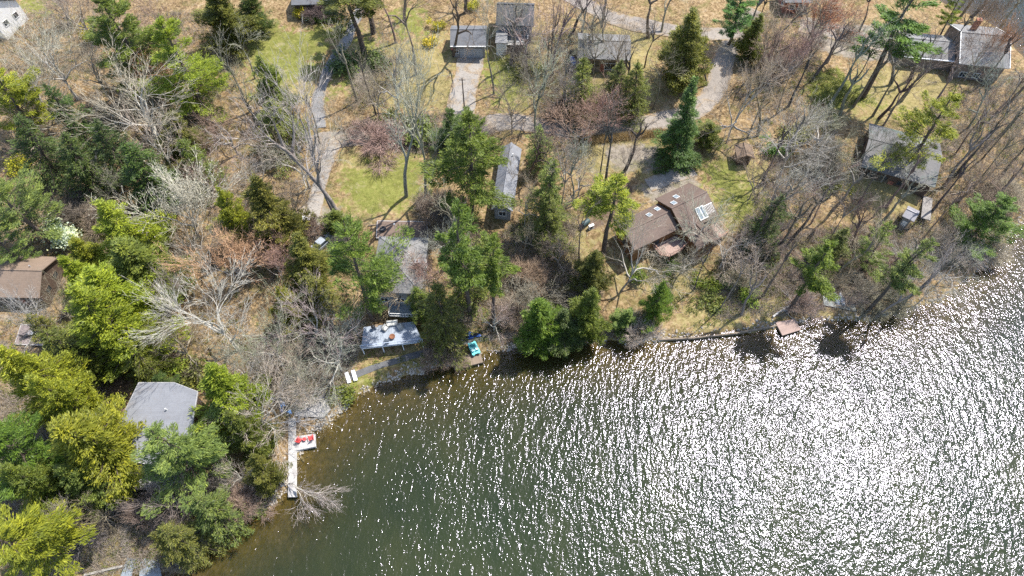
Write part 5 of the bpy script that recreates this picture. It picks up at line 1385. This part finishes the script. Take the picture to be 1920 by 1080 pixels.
for x, rz, lab in ((1567, .05, 'white overturned boat on the landing, nearer the pink dock'), (1577, .02, 'white overturned boat on the landing, nearer the leaning trunks')):
    e = thing('overturned_boat', lab, 'boat', tuple(G(x, 563) + [0, 0, .27]), rz, 'overturned white boats'); m = MB(); hull(m, 2.5, .86, .4, flip=True, blunt=.9); m.build('hull', M('white_hull', (.6, .66, .74), .4, .4, .06), e, True)
    m = MB(); m.bar((0, -1.0, .445), (0, 1.0, .445), .07, .05); m.build('keel', M('grey_keel', (.4, .45, .5)), e)
    m = MB(); m.box((0, -1.22, .25), (.4, .06, .2)); m.build('transom', BLK, e)
e = thing('covered_boat', 'small blue boat beside the low pale-roofed house', 'boat', tuple(G(1074, 118)), .25); m = MB(); hull(m, 2.4, 1.1, .7, blunt=.7); m.build('hull', M('white_hull', (.6, .66, .74), .4, .4, .06), e, True)
m = MB(); m.loft([[(-.5, y, .74), (0, y, .86 + .1 * math.cos(y)), (.5, y, .74), (.46, y, .7), (-.46, y, .7)] for y in (-1.0, -.4, .4, 1.0)]); m.build('cover', BLUE, e)

# ------------------------------------------------------------------ cars, bins, poles and small things
def car(lab, P, rz, paint):
    e = thing('parked_car', lab, 'car', tuple(P), rz, 'parked cars'); w = .9
    m = MB(); pr = [(-2.2, .35), (-2.25, .7), (-2.1, .95), (-1.2, 1.0), (1.0, 1.0), (2.05, .85), (2.2, .6), (2.15, .35)]
    rings = []
    for s in (-1, -.9, 0, .9, 1): k = .94 if abs(s) == 1 else 1; rings.append([(x * (k if abs(x) > 2 else 1), s * w, z * (1 if abs(s) < 1 else .97)) for x, z in pr])
    m.loft(rings); o = m.build('body', paint, e); b = o.modifiers.new('bevel', 'BEVEL'); b.width = .06; b.segments = 2
    m = MB(); cab = [(-1.75, 1.0, .84), (-1.15, 1.42, .66), (.35, 1.45, .66), (1.05, 1.0, .84)]
    m.loft([[(x, -y, z) for x, z, y in cab], [(x, y, z) for x, z, y in cab]]); m.build('window', GLASS, e)
    m = MB(); m.prism([(-1.1, -.64), (.32, -.64), (.32, .64), (-1.1, .64)], 1.44, 1.49); m.build('roof', paint, e)
    for x in (-1.35, 1.35):
        for s in (-1, 1):
            t_ = MB(); k = 16; t_.loft([[(x + .33 * math.cos(6.283 * i / k), s * (w - .2), .33 + .33 * math.sin(6.283 * i / k)) for i in range(k)], [(x + .33 * math.cos(6.283 * i / k), s * (w + .02), .33 + .33 * math.sin(6.283 * i / k)) for i in range(k)]]); wh = t_.build('wheel', BLK, e)
            h_ = MB(); h_.loft([[(x + .18 * math.cos(6.283 * i / k), s * (w + .022), .33 + .18 * math.sin(6.283 * i / k)) for i in range(k)], [(x + .15 * math.cos(6.283 * i / k), s * (w + .04), .33 + .15 * math.sin(6.283 * i / k)) for i in range(k)]]); h_.build('rim', METAL, wh)
    for s in (-1, 1): m = MB(); m.box((2.1, s * .62, .72), (.2, .36, .14)); m.build('headlight', TRIM, e)
car('white car half hidden by the larger pointed cedar', G(566, 428), 1.2, M('white_car_paint', (.75, .76, .78), .3, .5, .03)); car('grey car under the branches of the big bright pine', G(607, 458), .9, M('grey_car_paint', (.3, .33, .36), .3, .5, .05))
def bin_(lab, P, mat, lidm):
    e = thing('rubbish_bin', lab, 'bin', tuple(P), 0, 'bins by the garage'); m = MB(); sq = lambda a, z: [(-a, -a, z), (a, -a, z), (a, a, z), (-a, a, z)]
    m.loft([sq(.24, .06), sq(.33, 1.0)]); m.build('body', mat, e); m = MB(); m.loft([sq(.36, 1.0), sq(.36, 1.05), sq(.26, 1.12)]); m.build('lid', lidm, e)
    for s in (-1, 1): m = MB(); m.bar((s * .2, .27, .1), (s * .28, .27, .1), .2, k=10); m.build('wheel', BLK, e)
g0 = G(857, 101); bin_('navy bin at the corner of the garage', g0, M('navy_plastic', (.02, .05, .2), .5), M('navy_plastic', (.02, .05, .2))); bin_('red-lidded bin next to the navy bin', g0 + [-.8, .3, 0], BLK, M('red_plastic', (.5, .08, .06), .5))
e = thing('utility_pole', 'wooden utility pole at the foot of the pale driveway', 'pole', tuple(G(871, 206)), 0)
m = MB(); m.cyl((0, 0, -.3), .15, .1, 8.6, 10); m.build('pole', M('pole_wood', (.16, .12, .09), .9, .2), e); m = MB(); m.box((0, 0, 7.8), (1.3, .1, .12)); m.build('crossarm', DARKW, e)
for s in (-.55, .55): m = MB(); m.cyl((s, 0, 7.87), .04, .03, .16, 8); m.build('insulator', TRIM, e)
e = thing('garden_lamp', 'thin white lamp post standing on the mulched terrace', 'lamp post', tuple(G(743, 436) + [0, 0, .15]), 0); m = MB(); m.cyl((0, 0, 0), .05, .04, 2.2, 8); m.build('pole', TRIM, e); m = MB(); m.cyl((0, 0, 2.2), .12, .16, .22, 10); m.build('lamp_shade', METAL, e)
e = thing('heat_pump', 'white heat pump unit at the left end of the brown house', 'heat pump', tuple(G(1108, 428)), aa, 'house units'); m = MB(); m.box((0, 0, .5), (1.0, .5, .9)); m.build('casing', TRIM, e); m = MB(); m.loft([[(.3 * math.cos(6.283 * i / 14) - .15, y, .5 + .3 * math.sin(6.283 * i / 14)) for i in range(14)] for y in (-.29, -.255)]); m.build('fan_grille', BLK, e); m = MB(); m.box((0, 0, .02), (1.1, .6, .1)); m.build('plinth', GST, e)
e = thing('fuel_tank', 'dark teal fuel tank beside the white heat pump', 'tank', tuple(G(1097, 422)), aa + .2, 'house units'); m = MB(); m.loft([[(x, .5 * r_ * math.cos(6.283 * i / 14), .75 + .5 * r_ * math.sin(6.283 * i / 14)) for i in range(14)] for x, r_ in ((-.95, .5), (-.85, .9), (-.7, 1), (.7, 1), (.85, .9), (.95, .5))]); m.build('tank_shell', M('dark_tank', (.05, .08, .08), .5), e, True)
for s in (-.6, .6): m = MB(); m.box((s, 0, .14), (.12, .7, .34)); m.build('foot', METAL, e)
# fallen dead tree over the pink-toned dock and loose logs
def log(name, lab, p, q, r_, mat, twigs=0, lift=.25, seed=1):
    a, b = G(*p), G(*q); e = thing(name, lab, 'fallen tree' if twigs else 'log', tuple(a), 0, 'fallen wood'); d = b - a; r = np.random.default_rng(seed)
    pts = [d * k / 6 + np.array([0, 0, lift]) + r.normal(0, .08, 3) for k in range(7)]; rr = np.linspace(r_, r_ * .45, 7)
    v, q_ = tubes(pts[:-1], pts[1:], rr[:-1], rr[1:], 8); o = mk('trunk', v, q_, mat, e, True)
    if twigs:
        A1, B1, R1 = [], [], []
        for k in range(twigs):
            s = pts[int(r.integers(2, 7))]; dv = unit(d) * r.uniform(.2, 1) + r.normal(0, .6, 3) * [1, 1, .4] + [0, 0, .2]; L_ = r.uniform(1, 3.2)
            p1 = s + dv * L_ * .5; p2 = p1 + (dv + r.normal(0, .4, 3)) * L_ * .5; A1 += [s, p1]; B1 += [p1, p2]; R1 += [.05, .03]
            for _ in range(4): p3 = p1 + (dv + r.normal(0, .6, 3)) * L_ * .4; A1.append(p1); B1.append(p3); R1.append(.02)
        v, q_ = tubes(A1, B1, R1, np.array(R1) * .6, 4); mk('branch', v, q_, mat, e)
GW = M('bleached_wood', (.46, .44, .42), .9, .2, .2)
log('fallen_tree', 'bleached fallen tree lying behind the pink-toned dock', (1448, 596), (1508, 556), .2, GW, 26)
log('fallen_tree', 'grey fallen branches over the head of the white pier', (500, 800), (590, 792), .13, GW, 22, 1.2, 3)
log('fallen_log', 'short log lying left of the brown shed', (1345, 240), (1362, 236), .2, M('pale_log', (.4, .36, .34)), 0, .2, 4)
log('fallen_log', 'log on the leaf litter left of the waterside cedars', (965, 620), (990, 605), .2, OLDT, 0, .2, 5)
log('fallen_log', 'pale fallen log at the mossy roof slope', (1555, 345), (1600, 366), .16, GW, 0, .18, 6)

# ------------------------------------------------------------------ ground clutter nobody could count
def pxpoly(poly): return [G(a, b)[:2] for a, b in poly]
def scatter(n, poly, r):
    P_ = np.array(pxpoly(poly)); lo, hi = P_.min(0), P_.max(0); out = []
    while len(out) < n:
        c = r.uniform(lo, hi, (n, 2)); c = c[inpoly(P_, c[:, 0], c[:, 1])]; out += list(c)
    out = np.array(out[:n]); z = zt_arr(out[:, 0], out[:, 1]); k = z > .12
    return np.column_stack([out, z])[k]
r = np.random.default_rng(5)
FOREST = [[(-20, 20), (140, 30), (420, 20), (450, 180), (560, 220), (560, 420), (640, 480), (560, 720), (420, 760), (280, 690), (-40, 740)],
          [(-40, 740), (200, 720), (230, 920), (480, 900), (520, 930), (330, 1075), (-40, 1075)], [(440, 640), (690, 600), (640, 740), (530, 780)],
          [(1350, 470), (1700, 400), (1830, 480), (1600, 580), (1340, 600)], [(1380, 20), (1560, 20), (1540, 120), (1480, 250), (1380, 200)],
          [(1560, 240), (1620, 300), (1480, 440), (1400, 400), (1480, 260)], [(1740, 200), (1940, 130), (1940, 400), (1800, 480), (1720, 420)],
          [(960, 420), (1090, 420), (1080, 560), (1180, 640), (900, 640), (880, 500)], [(680, 230), (840, 210), (900, 280), (800, 290), (690, 280)],
          [(980, 60), (1090, 60), (1090, 230), (1000, 230)], [(640, 210), (720, 200), (760, 110), (700, 100)]]
NB = [4200, 2600, 1300, 1500, 700, 600, 1500, 1200, 450, 500, 250]
pts = np.concatenate([scatter(n, p, r) for n, p in zip(NB, FOREST)])
n = len(pts); k = 12
c = np.repeat(pts, k, 0) + r.normal(0, .3, (n * k, 3)) * [1, 1, 0]; hgt = np.repeat(r.uniform(.4, 1.7, n), k)[:, None]
dv = unit(r.normal(0, .75, (n * k, 3)) * [1, 1, .3] + [0, 0, .8]) * hgt * r.uniform(.4, 1.1, (n * k, 1))
m1_ = c + dv * .55; m2_ = m1_ + dv * .5 + r.normal(0, .22, c.shape)
v, q_ = tubes(np.concatenate([c, m1_]), np.concatenate([m1_, m2_]), np.r_[np.full(n * k, .024), np.full(n * k, .017)], np.r_[np.full(n * k, .017), np.full(n * k, .01)], 3)
ug = mk('undergrowth', v, q_, TWIG); ug.color = (.34, .285, .225, 1); tag(ug, 'low leafless undergrowth covering the forest floor', kind='stuff')
# low green plants and moss tufts
pts = np.concatenate([scatter(n // 5, p, r) for n, p in zip(NB, FOREST)] + [scatter(150, [(1240, 480), (1480, 480), (1480, 600), (1250, 620)], r), scatter(160, [(1515, 140), (1570, 130), (1640, 195), (1510, 195)], r), scatter(80, [(680, 640), (960, 610), (960, 650), (690, 720)], r)])
n = len(pts); k = 26
c = np.repeat(pts, k, 0) + r.normal(0, .32, (n * k, 3)) * [1, 1, 0]; c[:, 2] += np.abs(r.normal(0, .22, n * k)) + .05
d = unit(r.normal(0, 1, c.shape) + [0, 0, .3]); w = unit(np.cross(d, r.normal(0, .6, c.shape) + [0, 0, 1]))
v, q_ = blades(c, d * .15, w * .06); gcov = mk('ground_cover', v, q_, LEAF); gcov.color = (.19, .2, .05, 1); tag(gcov, 'patchy low green plants between the leaf litter', kind='stuff')
# fallen sticks
pts = np.concatenate([scatter(n_ // 2, p, r) for n_, p in zip(NB, FOREST)] + [scatter(900, [(650, 60), (1240, 40), (1340, 300), (1480, 600), (1250, 620), (1050, 560), (860, 200)], r), scatter(500, [(1380, 60), (1900, 120), (1800, 460), (1380, 440)], r)])
d = unit(r.normal(0, 1, pts.shape) * [1, 1, .06]) * r.uniform(.3, 1.3, (len(pts), 1)); pts[:, 2] += .05
v, q_ = tubes(pts - d, pts + d + r.normal(0, .03, pts.shape), np.full(len(pts), .035), np.full(len(pts), .015), 3); fs = mk('fallen_sticks', v, q_, TWIG); fs.color = (.36, .32, .27, 1); tag(fs, 'fallen sticks lying all over the leaf litter', kind='stuff')
# straw grass border along the road
P_ = catmull([G(*p) for p in [(1075, 262), (1130, 262), (1190, 256), (1245, 250)]], 40); zs_ = zt_arr(P_[:, 0], P_[:, 1]); b0 = np.repeat(np.column_stack([P_, zs_]), 60, 0)
b0 = b0 + r.normal(0, .45, b0.shape) * [1, 1, 0]; dv = unit(r.normal(0, .35, b0.shape) + [0, 0, 1]) * r.uniform(.5, 1.3, (len(b0), 1))
v, q_ = tubes(b0, b0 + dv, np.full(len(b0), .03), np.full(len(b0), .012), 3); sg = mk('straw_grass', v, q_, TWIG); sg.color = (.5, .38, .2, 1); tag(sg, 'straw coloured grass border along the road', kind='stuff')
# stones along the waterline
SH = np.array([Gz(x, y)[:2] for x, y in SHORE_PX[3:34]]); P_ = catmull([np.append(p, 0) for p in SH], 30)
c2 = np.repeat(P_, 3, 0) + r.normal(0, .55, (len(P_) * 3, 2)); zc = zt_arr(c2[:, 0], c2[:, 1]); kk = (zc > -.25) & (zc < .5); c2, zc = c2[kk], zc[kk]
base = np.array([(1, 0, 0), (-1, 0, 0), (0, 1, 0), (0, -1, 0), (0, 0, .7), (0, 0, -.7)], float); tri = np.array([(0, 2, 4), (2, 1, 4), (1, 3, 4), (3, 0, 4), (2, 0, 5), (1, 2, 5), (3, 1, 5), (0, 3, 5)])
n = len(c2); S = r.uniform(.08, .34, (n, 1, 1)) * r.uniform(.6, 1.3, (n, 6, 3)); V = (base[None] * S) + np.column_stack([c2, zc])[:, None]
st = mk('shore_stones', V.reshape(-1, 3), (tri[None] + (np.arange(n) * 6)[:, None, None]).reshape(-1, 3), M('shore_stone', (.36, .32, .27), .9, .2, .3, 1.5, world=True)); tag(st, 'small stones strewn along the waterline', kind='stuff')

# ------------------------------------------------------------------ light, sky, camera
SUN_AZ, SUN_EL = rad(37), rad(60)     # azimuth counted from +X towards +Y
wd = bpy.data.worlds.new('World'); sc.world = wd; wd.use_nodes = True; nt = wd.node_tree
sk = nt.nodes.new('ShaderNodeTexSky'); sk.sky_type = 'NISHITA'; sk.sun_disc = False; sk.sun_elevation = SUN_EL; sk.sun_rotation = rad(90) - SUN_AZ
bg = nt.nodes['Background']; bg.inputs['Strength'].default_value = .15; nt.links.new(sk.outputs[0], bg.inputs['Color'])
sl = bpy.data.lights.new('sun', 'SUN'); sl.energy = 3.9; sl.angle = rad(.53); sl.color = (1, .96, .9); so = bpy.data.objects.new('sun', sl); COL.objects.link(so)
dirv = Vector((math.cos(SUN_AZ) * math.cos(SUN_EL), math.sin(SUN_AZ) * math.cos(SUN_EL), math.sin(SUN_EL))); so.rotation_euler = dirv.to_track_quat('Z', 'Y').to_euler(); so.location = dirv * 200
cm = bpy.data.cameras.new('camera'); cm.sensor_width = 36; cm.lens = F / 1920 * 36; cm.clip_end = 6000; cm.clip_start = 1; co_ = bpy.data.objects.new('camera', cm); COL.objects.link(co_)
co_.location = (0, 0, HC); co_.rotation_euler = (math.pi / 2 - DEP, 0, 0); sc.camera = co_
sc.view_settings.view_transform = 'Standard'; sc.view_settings.look = 'None'; sc.view_settings.exposure = 1.08; sc.view_settings.gamma = 1
sc.cycles.max_bounces = 6; sc.cycles.diffuse_bounces = 4; sc.cycles.transparent_max_bounces = 8; sc.cycles.caustics_reflective = False; sc.cycles.caustics_refractive = False
sc.cycles.use_denoising = False
